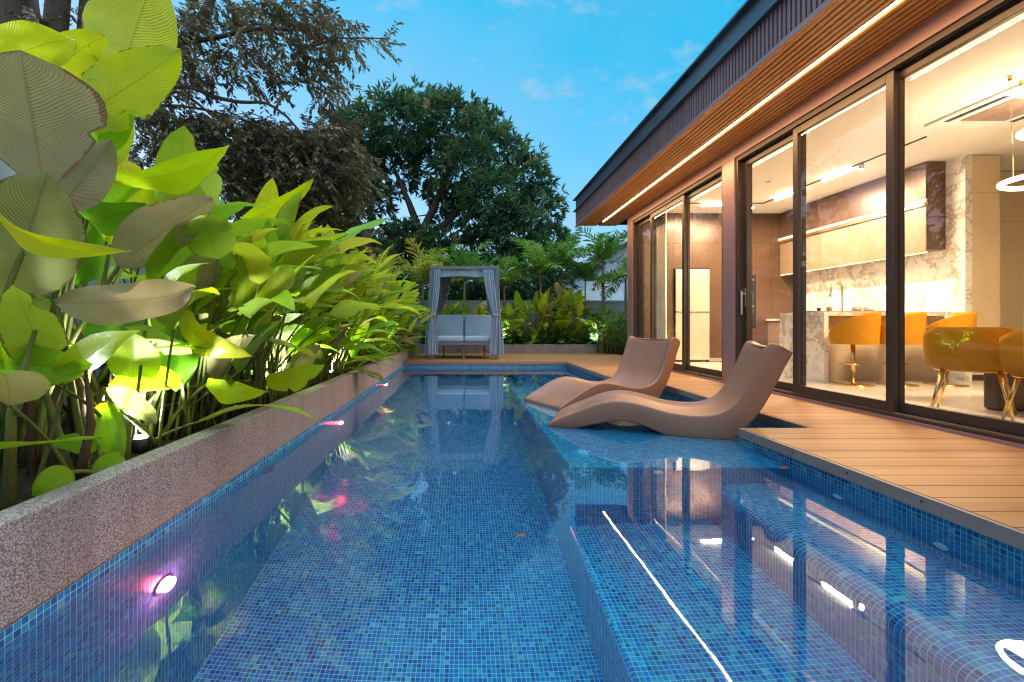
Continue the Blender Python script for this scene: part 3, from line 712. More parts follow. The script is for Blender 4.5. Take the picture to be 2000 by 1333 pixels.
# ------------------------------------------------------------------ loungers
def make_lounger():
    t = thing('pool_lounger', 'taupe moulded wave lounger lying nearest on the tiled shelf', 'lounger', (0, 0, 0), 'two wave loungers on the sun shelf')
    W = .75
    P = [(0, .03, 0, -.043), (.1, .085, .1, -.035), (.225, .143, .266, .005), (.444, .24, .444, .055), (.629, .275, .62, .097), (.8, .255, .8, .075),
         (1.0, .207, .98, .005), (1.12, .19, 1.10, -.043), (1.25, .185, 1.30, -.043), (1.4, .21, 1.48, -.035), (1.523, .29, 1.61, .10), (1.61, .42, 1.715, .24),
         (1.70, .63, 1.83, .47), (1.752, .765, 1.895, .625), (1.80, .808, 1.935, .705), (1.87, .785, 1.945, .735)]
    def cr(a, b, c, d, u): return .5*((2*b)+(-a+c)*u+(2*a-5*b+4*c-d)*u*u+(-a+3*b-3*c+d)*u**3)
    S = []; sub = 4
    for i in range(len(P)-1):
        q = [P[max(0, i-1)], P[i], P[i+1], P[min(len(P)-1, i+2)]]
        for k in range(sub): S.append(tuple(cr(*[q[m][j] for m in range(4)], k/sub) for j in range(4)))
    S.append(P[-1]); n = len(S)
    tw = [-1, -.985, -.93, -.90, -.86, -.72, -.5, -.25, 0, .25, .5, .72, .86, .90, .93, .985, 1]
    top = []
    for i in range(n):
        a, b = S[max(0, i-1)], S[min(n-1, i+1)]
        tx, tz = b[0]-a[0], b[1]-a[1]; L = math.hypot(tx, tz); nx, nz = -tz/L, tx/L
        u = i/(n-1); dip = .055*min(1, u*9)*min(1, (1-u)*7+.25)
        row = []
        for tt in tw:
            e = abs(tt); sh = 0 if e > .93 else (1-(e/.93)**2.6)
            sh = max(sh, 0); k = min(1., (.93-e)/.07) if e < .93 else 0
            dd = dip*(.35*k+.65*sh)
            edge = .004 if e > .99 else 0
            row.append((S[i][0]-nx*dd-0, tt*W/2, S[i][1]-nz*dd-edge))
        top.append(row)
    c = MB(); c.grid(top, flip=True)
    bot = [[(S[i][2], y, S[i][3]) for y in (-W/2+.02, 0, W/2-.02)] for i in range(n)]
    c.grid(bot)
    for sgn in (-1, 1):
        side = []
        for i in range(n):
            a = V((S[i][0], sgn*W/2, S[i][1]-.004)); b_ = V((S[i][2], sgn*(W/2-.02), S[i][3]))
            side.append([a, a+(b_-a)*.06+V((0, sgn*.004, 0)), a+(b_-a)*.5+V((0, sgn*.004, 0)), a+(b_-a)*.92+V((0, sgn*.002, 0)), b_])
        c.grid(side, flip=(sgn > 0))
    for i in (0, n-1):
        tp = [V(q) for q in top[i]]; bt = [V((S[i][2], q.y*.95, S[i][3])) for q in tp]
        c.grid([tp, bt], flip=(i == n-1))
    o = c.build('seat_shell', M['loungeplastic'], t, True)
    m = o.modifiers.new('weld', 'WELD'); m.merge_threshold = .0008
    return t
lg = make_lounger(); th = math.radians(-20)
lg.rotation_euler = (0, 0, th); lg.location = (.81-math.sin(th)*.375, 4.3+math.cos(th)*.375, 0)
l2 = copy_tree(lg); th = math.radians(25)
l2.rotation_euler = (0, 0, th); l2.location = (1.09-math.sin(th)*.375, 5.12+math.cos(th)*.375, 0)
l2['label'] = 'taupe moulded wave lounger turned toward the daybed, behind the nearer one'

# ------------------------------------------------------------------ daybed
t = thing('daybed', 'blue grey curtained daybed with canopy at the far end of the pool', 'daybed', (0, 11.7, DZ))
D0, D1 = 10.95, 12.35; fx0, fx1 = -.80, .84; ps = .075
c = MB()
for xx in (fx0, fx1-ps):
    for yy in (D0, D1-ps): c.box(xx, xx+ps, yy, yy+ps, DZ, 2.31)
for yy in (D0, D1-ps): c.box(fx0, fx1, yy, yy+ps, 2.31, 2.385)
c.box(fx0, fx0+ps, D0+ps, D1-ps, 2.31, 2.385); c.box(fx1-ps, fx1, D0+ps, D1-ps, 2.31, 2.385)
o = c.build('frame', M['daymetal'], t); bevel(o, .006)
c = MB(); c.box(fx0+ps, fx1-ps, D0+.02, D1-.03, .485, .555); c.box(fx0+ps, fx1-ps, D1-.1, D1-.04, .555, 1.1)
c.box(-.02, .04, D0+.2, D0+.26, DZ, .485); c.box(-.02, .04, D1-.26, D1-.2, DZ, .485); c.box(fx0+.25, fx0+.30, D1-.2, D1-.15, DZ, .485); c.box(fx1-.30, fx1-.25, D1-.2, D1-.15, DZ, .485)
o = c.build('platform', M['daymetal'], t); bevel(o, .006)
P = [[(fx0+.08+(fx1-fx0-.16)*j/10, D0+.03+(D1-D0-.06)*i/10, 2.30-.05*math.sin(PI*i/10)*math.sin(PI*j/10)-.02*abs(math.sin(i*PI*.35))) for j in range(11)] for i in range(11)]
c = MB(); c.grid(P); 
c.grid([[(fx0+.08+(fx1-fx0-.16)*j/20, D0+.07+.01*math.sin(j*1.3), z-.014*math.sin(j*.55)) for j in range(21)] for z in (2.30, 2.24, 2.15)]); c.build('canopy', M['dayfab'], t)
def cushion(name, x0, x1, y0, y1, z0, z1, rx=0):
    c = MB(); c.box(-(x1-x0)/2, (x1-x0)/2, -(y1-y0)/2, (y1-y0)/2, -(z1-z0)/2, (z1-z0)/2)
    if rx:
        R = Matrix.Rotation(rx, 3, 'X'); c.v = [tuple(R @ V(q)) for q in c.v]
    c.v = [(a+(x0+x1)/2, b_+(y0+y1)/2, d+(z0+z1)/2) for a, b_, d in c.v]
    o = c.build(name, M['dayfab'], t); bevel(o, .045, 4)
    for pl in o.data.polygons: pl.use_smooth = True
    return o
cushion('seat_cushion', -.715, .012, D0+.03, D1-.15, .557, .70); cushion('seat_cushion', .022, .755, D0+.03, D1-.15, .557, .70)
cushion('back_cushion', -.70, .005, D1-.42, D1-.25, .66, 1.24, math.radians(-12)); cushion('back_cushion', .03, .745, D1-.42, D1-.25, .66, 1.24, math.radians(-12))
def gathered(y, top, tie, bot, ztop, ztie, zbot, mat, waves=4, amp=.02, depth=0.):
    """a curtain gathered by a tie: (centre, width) of it at the three heights"""
    c = MB(); n, m = 48, 22; P = []
    for k in range(m+1):
        z = ztop+(zbot-ztop)*k/m
        if z > ztie: u = (ztop-z)/(ztop-ztie); u2 = u**1.5; cx = top[0]+(tie[0]-top[0])*u2; wd = top[1]+(tie[1]-top[1])*u2
        else: u = (ztie-z)/(ztie-zbot); u2 = u**.55; cx = tie[0]+(bot[0]-tie[0])*u2; wd = tie[1]+(bot[1]-tie[1])*u2
        pin = math.exp(-((z-ztie)/.12)**2); wd *= 1-.25*pin
        P.append([(cx+(j/n-.5)*wd+.006*math.sin(j*.9+k*.25), y+depth*k/m+amp*(1-.4*pin)*math.sin(2*PI*waves*j/n+.5*math.sin(k*.3)), z) for j in range(n+1)])
    c.grid(P); o = c.build('curtain', mat, t)
    c = MB(); c.tube([(tie[0]+(tie[1]*.42)*math.cos(a), y+.035*math.sin(a), ztie) for a in np.linspace(0, 2*PI, 17)[:-1]], .014, 6, closed=True); c.build('tie', mat, o)
gathered(D0-.03, (-.63, .17), (-.725, .13), (-.73, .25), 2.30, 1.21, .26, M['daycurt'])
gathered(D0-.03, (.60, .27), (.76, .15), (.72, .20), 2.30, 1.21, .26, M['daycurt'], 5)
gathered(D0+.12, (-.79, .08), (-.80, .08), (-.87, .16), 2.29, 1.2, .27, M['daycurt'], 2)
gathered(D0+.12, (.84, .05), (.86, .08), (.905, .18), 2.29, 1.2, .27, M['daycurt'], 2)
gathered(D1-.1, (-.52, .36), (-.64, .14), (-.66, .22), 2.28, 1.28, .5, M['daydark'], 6)
gathered(D1-.1, (.66, .20), (.74, .12), (.74, .2), 2.28, 1.28, .5, M['daydark'], 5)

# ------------------------------------------------------------------ lamps in pool and planters
def pool_lamp():
    t = thing('pool_lamp', 'glowing red pool lamp nearest in the tiled wall under water', 'pool lamp', (XL, 2.06, -.5), 'red lamps in the pool wall')
    c = MB(); c.lathe([(.062, .001), (.062, .007), (.050, .009), (.050, .002)], (XL, 2.06, -.5), 32, 0, 'x'); c.build('bezel', M['steel'], t)
    c = MB(); c.lathe([(.044, .004), (.044, .030), (.036, .036)], (XL, 2.06, -.5), 32, 0, 'x'); c.build('lens_ring', M['poolled'], t)
    c = MB(); c.lathe([(.032, .0365), (.022, .041), (.0, .042)], (XL, 2.06, -.5), 28, 0, 'x'); c.build('lens', M['poolcore'], t)
    return t
pl = pool_lamp()
for k, lb in ((1, 'glowing red pool lamp halfway along the tiled wall under water'), (2, 'glowing red pool lamp farthest along the wall near the daybed')):
    o = copy_tree(pl); o.location = (XL, 2.06+2.92*k, -.5); o['label'] = lb
def garden_spot(loc, lb, group='white spotlights in the planting', watts=88, tilt=0.):
    t = thing('garden_spotlight', lb, 'spotlight', loc, group); x, y, z = loc
    c = MB(); c.lathe([(.03, -.09), (.04, -.06), (.045, -.005), (.038, -.004)], loc, 16); c.build('housing', M['black'], t)
    c = MB(); c.lathe([(.036, -.003), (.030, .004), (.0, .008)], loc, 16); c.build('lens', M['spotled'], t)
    lamp('white_light', 'SPOT', (x, y, z+.03), watts, (.86, .95, 1.), t, .03, spot=130, blend=.6, rot=(PI, tilt, 0))
    return t
garden_spot((-1.72, 2.42, .36), 'white spotlight nearest in the leafy planter under the large leaves')
garden_spot((-1.72, 4.23, .36), 'white spotlight in the middle of the leafy planter wall')
garden_spot((-1.72, 5.93, .36), 'white spotlight in the leafy planter opposite the loungers')
garden_spot((-1.72, 8.4, .36), 'white spotlight hidden in the far part of the leafy hedge')
garden_spot((1.25, 14.05, .46), 'white spotlight hidden in the leaves beside the daybed curtain', watts=80)
garden_spot((3.96, 13.75, .46), 'white spotlight by the palm trunk in the stone planter', watts=60)
# white fittings in the pool walls
for (loc, ax, lb) in (((XR-.001, 2.13, -.24), 'x', 'round white water inlet nearest in the bench wall'), ((XR-.001, 2.72, -.23), 'x', 'round white water inlet farther along the bench wall'), ((1.325, YS0-.001, -.15), 'y', 'round white water inlet in the tiled front of the sun shelf')):
    c = MB(); c.lathe([(.034, 0), (.034, -.006), (.024, -.010), (.012, -.010), (.010, -.004)], loc, 24, 0, ax); tag(c.build('water_inlet', M['white']), lb, 'water inlet', 'white pool inlets')
# fallen leaves
for (x, y, z, a, s_, lb) in ((2.12, 3.02, .004, .4, .05, 'dark red dead leaf floating against the bench wall tiles'), (-1.28, 3.0, .004, .9, .045, 'dark red dead leaf floating beside the planter wall tiles'), (.26, 2.05, .003, .2, .03, 'small brown leaf floating on the deep water'), (2.75, 10.9, DZ+.004, .1, .05, 'small dead leaf lying on the far deck')):
    c = MB(); P = [[(s_*u, s_*.38*v*math.sin(PI*(u+1)/2)**.7, .006*u*u+.004*v*v) for v in (-1, -.4, .4, 1)] for u in np.linspace(-1, 1, 8)]
    c.grid(P); o = c.build('fallen_leaf', M['redleaf']); o.location = (x, y, z); o.rotation_euler = (0, 0, a); tag(o, lb, 'leaf', 'fallen leaves')

# ------------------------------------------------------------------ broad leaved plants
def leaf(mb, base, tip, W, nrm, arch=.10, fold=.14, tint=.6, back=.5, brown=.3, nl=11, na=3, wav=.02, pw=.80):
    """one paddle shaped leaf: arched along its midrib, folded across it, wavy at the edges"""
    base, tip = V(base), V(tip); A = tip-base; L = A.length
    S = A.cross(V(nrm))
    if S.length < 1e-5: S = A.orthogonal()
    S.normalize(); N = S.cross(A).normalized()
    ph = random.uniform(0, 6.28); ph2 = random.uniform(0, 6.28); sk = 0.
    P = []; ss = [k/na for k in range(-na, na+1)]
    tears = {(random.randint(3, nl-2), random.choice((-1, 1))): random.uniform(.45, .85) for _ in range(random.choice((0, 0, 1, 2)))}
    for i in range(nl+1):
        t = i/nl
        sp = base+A*t+N*(arch*L*4*t*(1-t)*(.7+.6*t))
        w = W*.5*(max(0., math.sin(PI*t**pw))**.62)*(1-.12*t) if 0 < t < 1 else W*.012
        row = []
        for q0 in ss:
            q = q0
            tf = tears.get((i, 1 if q0 > 0 else -1))
            if tf and abs(q0) > .5: q = q0*tf
            z = fold*abs(q)*w*1.4-.10*w*q*q
            z += wav*L*q*abs(q)*math.sin(t*10+ph+(2 if q > 0 else 0))
            row.append(sp+S*(q*w)+N*z+A*(.03*abs(q)*math.sin(t*17+ph2)*w/max(L, .01)))
        P.append(row)
    m = 2*na
    mb.grid(P, uv=lambda i, j: (j/m, i/nl), col=(max(0, min(1, tint)), max(0, min(1, back)), brown, 1))

def stalk(mb, a, b, r0, r1, bow=.1, n=7):
    a, b = V(a), V(b); d = V((b.x-a.x, b.y-a.y, 0))
    pts = [a.lerp(b, k/n)-d*(bow*math.sin(PI*k/n))+V((0, 0, bow*.8*d.length*math.sin(PI*k/n))) for k in range(n+1)]
    mb.tube(pts, [r0+(r1-r0)*k/n for k in range(n+1)], 6)

SPOTS = [V((-1.72, y, .37)) for y in (2.42, 4.23, 5.93)]+[V((3.96, 13.75, .47))]
CAMP = V((0, 0, CAMZ))
def hides_lamp(pts, r=.10):
    for L in SPOTS:
        ab = CAMP-L; ll = ab.length
        for q in pts:
            u = (q-L).dot(ab)/(ll*ll)
            if 0 < u < 1 and (q-(L+ab*u)).length < r+.05*u: return True
    return False
def clump(label, cx, cy, spread, n, hr, reach, leafL, leafW, z0=.27, bias=(.42, -.15), tints=(.35, .95), group=None, name='broad_leaf_plant', beige=.22, cane=0, brn=.9, host=None):
    t = host or thing(name, label, 'plant', (cx, cy, z0), group)
    fo, st = MB(), MB()
    for k in range(n):
        bx, by = cx+random.uniform(-.5, .5)*spread[0], cy+random.uniform(-.5, .5)*spread[1]
        u = (k+.5)/n; h = hr[0]+(hr[1]-hr[0])*u**.95*random.uniform(.85, 1.08)
        a = random.uniform(0, 2*PI); o = V((math.cos(a)+bias[0]*1.6, math.sin(a)+bias[1]*1.6, 0))
        o = o.normalized() if o.length > .05 else V((1, 0, 0))
        r = reach*random.uniform(.25, 1.)*(.5+.5*(1-u*.45))
        q = V((bx+o.x*r, by+o.y*r, z0+h*.80))
        el = random.uniform(-.25, .95)+.55*(u-.3)
        d = V((o.x*math.cos(el), o.y*math.cos(el), math.sin(el)))
        sw = random.uniform(-.9, .9); d = Matrix.Rotation(sw, 3, 'Z') @ d
        L = leafL*random.uniform(.7, 1.2); W = leafW*random.uniform(.75, 1.15)
        nr = V((0, 0, 1))-o*.25+V((random.uniform(-.5, .5), random.uniform(-.5, .5), 0))*.8
        if el > .8: nr = -o+V((random.uniform(-.6, .6), random.uniform(-.6, .6), .3))
        mid = q+d*L*.5; sx_, sy_ = CX+F*mid.x/mid.y, CY-F*(mid.z-CAMZ)/mid.y
        if mid.y < 3.0 and sx_ < 350 and sy_ < 640: continue          # room for the giant plant's own leaves
        if min((mid-L).length for L in SPOTS) < .42: continue
        if hides_lamp([q+d*L*f+V((0, 0, .0)) for f in (.1, .35, .6, .85)], W*.5+.02): continue
        ti = random.uniform(*tints)*(.70+.35*u)
        bk = .85 if random.random() < beige else random.uniform(.05, .3)
        leaf(fo, q, q+d*L, W, nr, random.uniform(.02, .16), random.uniform(.05, .3), ti, bk, random.uniform(0, brn), 10, 3, random.uniform(.008, .03))
        stalk(st, (bx, by, z0-.02), q, .010, .006, random.uniform(0, .12))
    for k in range(cane):
        bx, by = cx+random.uniform(-.55, .45)*spread[0], cy+random.uniform(-.5, .5)*spread[1]
        hh = random.uniform(.5, 1.2); st.tube([(bx, by, z0-.03), (bx+random.uniform(-.05, .05), by, z0+hh*.5), (bx+random.uniform(-.12, .12), by+random.uniform(-.1, .1), z0+hh)], [.028, .022, .008], 7, 1)
    fo.build('foliage', M['calathea'], t); st.build('stalks', [M['petiole'], M['canestem']], t)
    return t
words = ['first', 'second', 'third', 'fourth', 'fifth', 'sixth', 'seventh', 'eighth', 'ninth', 'tenth', 'eleventh']
ys = [1.35, 2.35, 3.3, 4.3, 5.35, 6.5, 7.7, 9.0, 10.4, 11.9]
for k, yy in enumerate(ys):
    nth = words[len(ys)-1-k]
    lb = 'broad leaved clump, %s from the daybed in the planter along the pool' % nth
    if k == 0: lb = 'broad leaved clump rooted under the giant pale leaves, farthest from the daybed'
    clump(lb, -2.2, yy, (1.0, 1.0), 100 if k > 1 else (5, 26)[k], (.22, (1.8 if k < 6 else 2.0) if k > 1 else (.45, 1.25)[k]), (.85 if k > 1 else (.15, .5)[k]), .60, .27, group='clumps of broad leaves along the pool', cane=9 if k < 4 else 4, tints=(.55, 1.0), beige=.16 if k > 1 else .0)
for k, yy in enumerate(ys):
    if k == 0: continue
    host = [o for o in COL.objects if o.name.startswith('broad_leaf_plant') and abs(o.location.y-yy) < .01 and abs(o.location.x+2.2) < .01][0]
    a = clump('', -1.72, yy, (.30, 1.0), 46 if k > 2 else 20, (.12, 1.5), (.36 if k < 6 else .2), (.56 if k < 6 else .44), .22, bias=(.6, -.3), tints=(.5, 1.), beige=.15, brn=.7, host=host)
# the giant clump nearest the camera, its leaves set one by one
gt = thing('broad_leaf_plant', 'giant broad leaved plant with torn lime and pale leaves reaching above the wall', 'plant', (-2.3, 2.3, .27), 'clumps of broad leaves along the pool')
fo, st = MB(), MB()
TOV = lambda p: (V((0, 0, CAMZ))-p).normalized()
def put(bx, by, tx, ty, d0, d1, wpx, tint, back, face, roll=0., arch=.06, fold=.16, brown=.4, root=(-2.2, 2.4), wav=.032, stem=True, mid=14, pw=.8):
    """face>0: the upper side is toward the pool, face<0: the pale underside is"""
    a, b = at(bx, by, d0), at(tx, ty, d1); c = (a+b)/2
    nr = TOV(c)*face; ax = (b-a).normalized(); nr = Matrix.Rotation(roll, 3, ax) @ nr
    leaf(fo, a, b, wpx*(d0+d1)/2/F, nr, arch, fold, tint, back, brown, mid, 4, wav, pw)
    if stem:
        r = V((root[0]+random.uniform(-.15, .15), root[1]+random.uniform(-.25, .25), .26)); stalk(st, r, a, .017, .009, random.uniform(0, .08))
put(88, 385, 38, 98, 2.0, 1.85, 262, .55, .95, -1, -.2, .03, .10, .9, (-1.9, 1.9), .012, pw=1.75)
put(150, 300, 262, 215, 2.5, 2.5, 70, .55, .1, 1, .3, .05, .15, .3)
put(270, 430, 330, 340, 2.7, 2.6, 60, .7, .5, -1, .2, .05, .2, .5)
put(300, 560, 395, 420, 2.9, 2.85, 74, .82, .1, 1, .2, .05, .12, .3, (-2., 3.))
put(395, 560, 380, 440, 3.3, 3.3, 62, .86, .1, 1, .1, .04, .12, .3, (-2., 3.4))
put(345, 590, 420, 505, 3.2, 3.1, 60, .8, .1, 1, .3, .1, .15, .3, (-2., 3.3))
put(232, 170, 312, -70, 2.7, 2.9, 160, .92, .05, -1, .2, .05, .12, .5)
put(135, 240, 352, 96, 2.35, 2.35, 125, .90, .05, -1, -.2, .08, .15, .6)
put(-60, 150, 148, 78, 2.4, 2.3, 105, .93, .05, -1, .3, .12, .1, .6)
put(70, 170, 205, 72, 2.6, 2.5, 95, .95, .05, -1, .3, .10, .1, .4)
put(203, 345, 448, 283, 2.5, 2.35, 88, .86, .1, 1, .75, .12, .22, .2)
put(118, 405, 217, 272, 2.1, 2.2, 92, .4, 1., -1, -.3, .05, .2, .4)
put(8, 585, 92, 338, 1.95, 1.95, 225, .50, .62, -1, .25, -.04, .25, .8, (-1.9, 1.9))
put(-60, 345, 252, 492, 1.75, 1.85, 62, .97, .35, 1, .85, .22, .25, .5, stem=False)
put(232, 520, 415, 390, 2.2, 2.1, 112, .45, 1., -1, .35, .05, .25, .6)
put(112, 592, 376, 560, 2.05, 1.9, 100, .42, 1., -1, -.45, .10, .2, .3, (-1.85, 2.0))
put(-75, 690, 176, 716, 1.9, 1.85, 130, .62, .35, 1, .35, .10, .12, .4, (-1.8, 1.6))
put(-50, 640, 90, 585, 2.1, 2.0, 90, .5, .5, -1, .2, .1, .2, .6)
put(-30, 540, 160, 460, 2.3, 2.2, 120, .48, .6, -1, 0, .05, .2, .7)
put(150, 560, 110, 395, 2.6, 2.5, 130, .42, .15, 1, .3, .05, .1, .4)
put(180, 330, 240, 190, 2.9, 2.8, 100, .80, .1, -1, .2, .05, .2, .4)
put(210, 470, 330, 330, 2.9, 2.8, 90, .62, .3, 1, -.3, .08, .2, .4)
put(170, 430, 285, 400, 2.4, 2.3, 75, .40, .3, 1, .3, .1, .2, .4)
put(215, 480, 300, 360, 2.6, 2.6, 70, .86, .4, 1, .4, .1, .2, .4)
put(392, 415, 418, 316, 3.3, 3.4, 58, .88, .1, 1, -.3, .03, .12, .4, (-2.2, 3.2))
put(330, 445, 470, 395, 3.1, 3.0, 48, .92, .1, 1, .5, .12, .2, .4, (-2.2, 3.2))
put(440, 612, 441, 508, 3.1, 3.05, 98, .70, .1, 1, .1, .03, .06, .1, (-2.0, 3.2), .006)
put(335, 645, 372, 525, 3.0, 2.9, 78, .74, .1, 1, .2, .06, .12, .2, (-2., 3.))
put(358, 612, 492, 696, 2.8, 2.7, 62, .97, .3, 1, .5, .25, .2, .2, (-1.9, 3.))
put(420, 600, 505, 655, 3.2, 3.1, 70, .72, .2, 1, .1, .1, .15, .2, (-1.9, 3.2))
put(355, 745, 212, 752, 2.55, 2.35, 60, .76, .2, 1, .5, .15, .15, .9, (-1.8, 2.9))
put(205, 758, 304, 828, 2.3, 2.2, 46, .30, .6, -1, .4, .1, .2, .3, (-1.8, 2.5))
put(198, 785, 238, 905, 2.2, 2.15, 58, .60, .1, 1, .2, .12, .12, .3, (-1.75, 2.3))
put(192, 872, 98, 866, 2.1, 1.95, 46, .48, .1, 1, .4, .1, .12, .3, (-1.7, 2.2))
put(145, 922, 62, 968, 1.8, 1.72, 66, .66, .1, 1, .3, .12, .10, 1., (-1.65, 1.9))
put(240, 888, 178, 936, 2.05, 1.95, 48, .60, .1, 1, .2, .12, .12, .9, (-1.65, 2.2))
put(400, 752, 522, 764, 2.75, 2.6, 52, .74, .1, 1, .45, .12, .12, .2, (-1.8, 3.))
put(520, 752, 634, 712, 3.3, 3.15, 54, .72, .1, 1, .4, .10, .14, .2, (-1.75, 3.6))
put(236, 592, 178, 722, 2.5, 2.4, 72, .36, .2, 1, .3, .08, .12, .2, (-1.9, 2.6))
put(350, 668, 345, 765, 2.7, 2.6, 78, .40, .2, 1, .2, .05, .15, .2, (-1.9, 2.8))
put(300, 690, 250, 600, 2.8, 2.9, 80, .55, .2, 1, .2, .05, .15, .2, (-1.9, 2.8))
put(474, 432, 612, 352, 3.9, 3.6, 42, .93, .1, 1, .4, .10, .2, .3, (-2.1, 4.))
put(470, 470, 690, 452, 4.0, 3.8, 50, .90, .1, 1, .6, .18, .2, .3, (-2.1, 4.))
for k in range(26):
    bx = random.uniform(-2.6, -1.62); by = random.uniform(1.3, 3.3); hh = random.uniform(.3, .85)
    st.tube([(bx, by, .24), (bx+random.uniform(-.06, .06), by+random.uniform(-.05, .05), .27+hh*.5), (bx+random.uniform(-.15, .15), by+random.uniform(-.1, .1), .27+hh)], [random.uniform(.014, .026), .016, .006], 7, 1 if random.random() < .6 else 0)
fo.build('foliage', M['calathea'], gt); st.build('stalks', [M['petiole'], M['canestem']], gt)

# plants in the stone planter by the far wall
for (px, n, h, lb) in ((862, 14, 1.25, 'broad leaved plant seen between the daybed curtains at one side'), (935, 16, 1.05, 'broad leaved plant seen above the daybed back cushions'), (1003, 20, 1.25, 'broad leaved plant with a red flower bract beside the daybed curtain'),
                       (1062, 22, 1.45, 'dense green broad leaved plant in the middle of the stone planter'), (1112, 24, 1.7, 'tallest broad leaved plant in the stone planter, before the white gable'), (1155, 12, 1.15, 'broad leaved plant beside the palm trunk in the stone planter')):
    t = clump(lb, xat(px, 14.2), 14.2, (.75, .7), int(n*3.4), (.2, h*1.15), .42, .58, .22, .30, (0., -.4), (.5, 1.), 'broad leaved plants in the stone planter', beige=.1, brn=.15)
    if px == 1003:
        c = MB()
        for k in range(6):
            q = V((xat(996, 13.9), 13.9, .95-.06*k)); leaf(c, q, q+V((.10*(-1)**k, -.03, .05)), .05, (0, -1, .4), .1, .4, nl=5, na=2)
        c.build('flower', M['heli'], t)

# ------------------------------------------------------------------ small leaves by the thousand
def leafcloud(mb, B, D, U, L, W, tint):
    """flat leaves: base points, directions, up vectors, lengths, widths, tone (numpy)"""
    S = np.cross(D, U); S /= np.linalg.norm(S, axis=1, keepdims=True)+1e-9
    N = np.cross(S, D)
    m = B+D*(L*.5)[:, None]+N*(L*.06)[:, None]
    a, c = m+S*(W*.5)[:, None], m-S*(W*.5)[:, None]
    tip = B+D*L[:, None]-N*(L*.05)[:, None]
    vs = np.stack([B, a, tip, c], 1).reshape(-1, 3)
    n = len(B); i = np.arange(n)*4
    cols = np.repeat(np.clip(tint, 0, 1), 4)
    mb.add(vs.tolist(), np.stack([i, i+1, i+2, i+3], 1).tolist(), col=[(x, .2, .2, 1) for x in cols.tolist()])
def unit(a): return a/(np.linalg.norm(a, axis=1, keepdims=True)+1e-9)
def rosettes(mb, P, O, k, L, tintf, splay=1.0, wr=.24):
    """k leaves splayed about each direction O at each point P"""
    n = len(P); P2 = np.repeat(P, k, 0); O2 = np.repeat(O, k, 0)
    D = unit(O2+splay*unit(RS.normal(size=(n*k, 3)))+np.array([0, 0, -.15])); U = unit(RS.normal(size=(n*k, 3))*.6+np.array([0, 0, 1.]))
    LL = L*RS.uniform(.65, 1.25, n*k)
    t = np.repeat(tintf, k)+RS.normal(size=n*k)*.07
    leafcloud(mb, P2, D, U, LL, LL*wr*RS.uniform(.8, 1.2, n*k), t)

# the big dark tree behind the daybed
t = thing('mango_tree', 'big dark evergreen tree with a rounded crown behind the daybed', 'tree', (xat(860, 20), 20, 0))
BL = [(715, 270, 55), (775, 240, 60), (830, 225, 50), (885, 240, 58), (935, 258, 50), (975, 305, 55), (1022, 350, 52), (1050, 410, 50), (1075, 480, 42), (700, 335, 58), (765, 320, 62), (840, 320, 60), (905, 335, 60),
      (955, 390, 60), (1005, 440, 58), (1042, 510, 50), (690, 410, 48), (735, 395, 42), (905, 430, 55), (960, 480, 60), (850, 490, 42), (790, 520, 48), (715, 505, 50), (995, 545, 48), (900, 540, 50), (820, 570, 45), (660, 480, 40), (760, 570, 45), (700, 560, 45), (640, 540, 40), (880, 600, 40), (950, 595, 40), (610, 470, 45), (665, 300, 45), (650, 350, 45), (775, 475, 38), (835, 515, 38), (680, 250, 30), (1040, 570, 40), (1000, 590, 40), (790, 455, 26), (870, 390, 30), (1085, 545, 36), (640, 300, 40)]
c = MB(); tw_ = MB()
for (px, py, r) in BL:
    d = 20+random.uniform(-2.0, 1.6); C = np.array(at(px, py, d)); r = r/F*d
    n = int(210*(r/1.25)**2)
    O = unit(RS.normal(size=(n, 3))*np.array([1, 1, .85])+np.array([0, -.35, .25])); rad = (r*RS.uniform(.5, 1.08, n)*(1+.22*np.sin(O[:, 0]*7+px)*np.sin(O[:, 2]*6+py)))[:, None]
    P = C+O*rad
    clus = .40+.22*np.sin(O[:, 0]*5+px)*np.cos(O[:, 2]*4+py)+.12*O[:, 2]+RS.normal(size=n)*.10
    clus = np.where(RS.rand(n) < .012, 1., np.clip(clus, .03, .86))
    rosettes(c, P, O, 8, .36, clus, .9)
    O3 = unit(RS.normal(size=(14, 3))+np.array([0, 0, .8]))
    for o3 in O3[:6]: tw_.tube([V(C), V(C+o3*r*.6), V(C+o3*r*1.15)], [.03, .018, .006], 4)
c.build('crown', M['mango'], t)
for path, r0, r1 in (([(820, 640), (815, 520), (822, 455)], .28, .22), ([(822, 460), (800, 400), (770, 330)], .20, .08), ([(822, 460), (850, 400), (880, 330), (890, 280)], .20, .06), ([(822, 470), (880, 430), (930, 370), (960, 310)], .17, .05),
                     ([(820, 500), (760, 455), (700, 400)], .17, .06), ([(818, 520), (720, 480), (670, 440)], .16, .05), ([(822, 480), (920, 470), (1000, 420)], .15, .05), ([(842, 420), (835, 380), (842, 340)], .07, .03), ([(860, 390), (835, 420), (800, 425)], .05, .02)):
    pts = [at(a, b_, 20+random.uniform(-.4, .4)) for a, b_ in path]
    if path[0] == (820, 640): pts[0].z = -.1
    tw_.tube(pts, [r0+(r1-r0)*k/(len(pts)-1) for k in range(len(pts))], 7)
tw_.build('trunk', M['bark'], t)

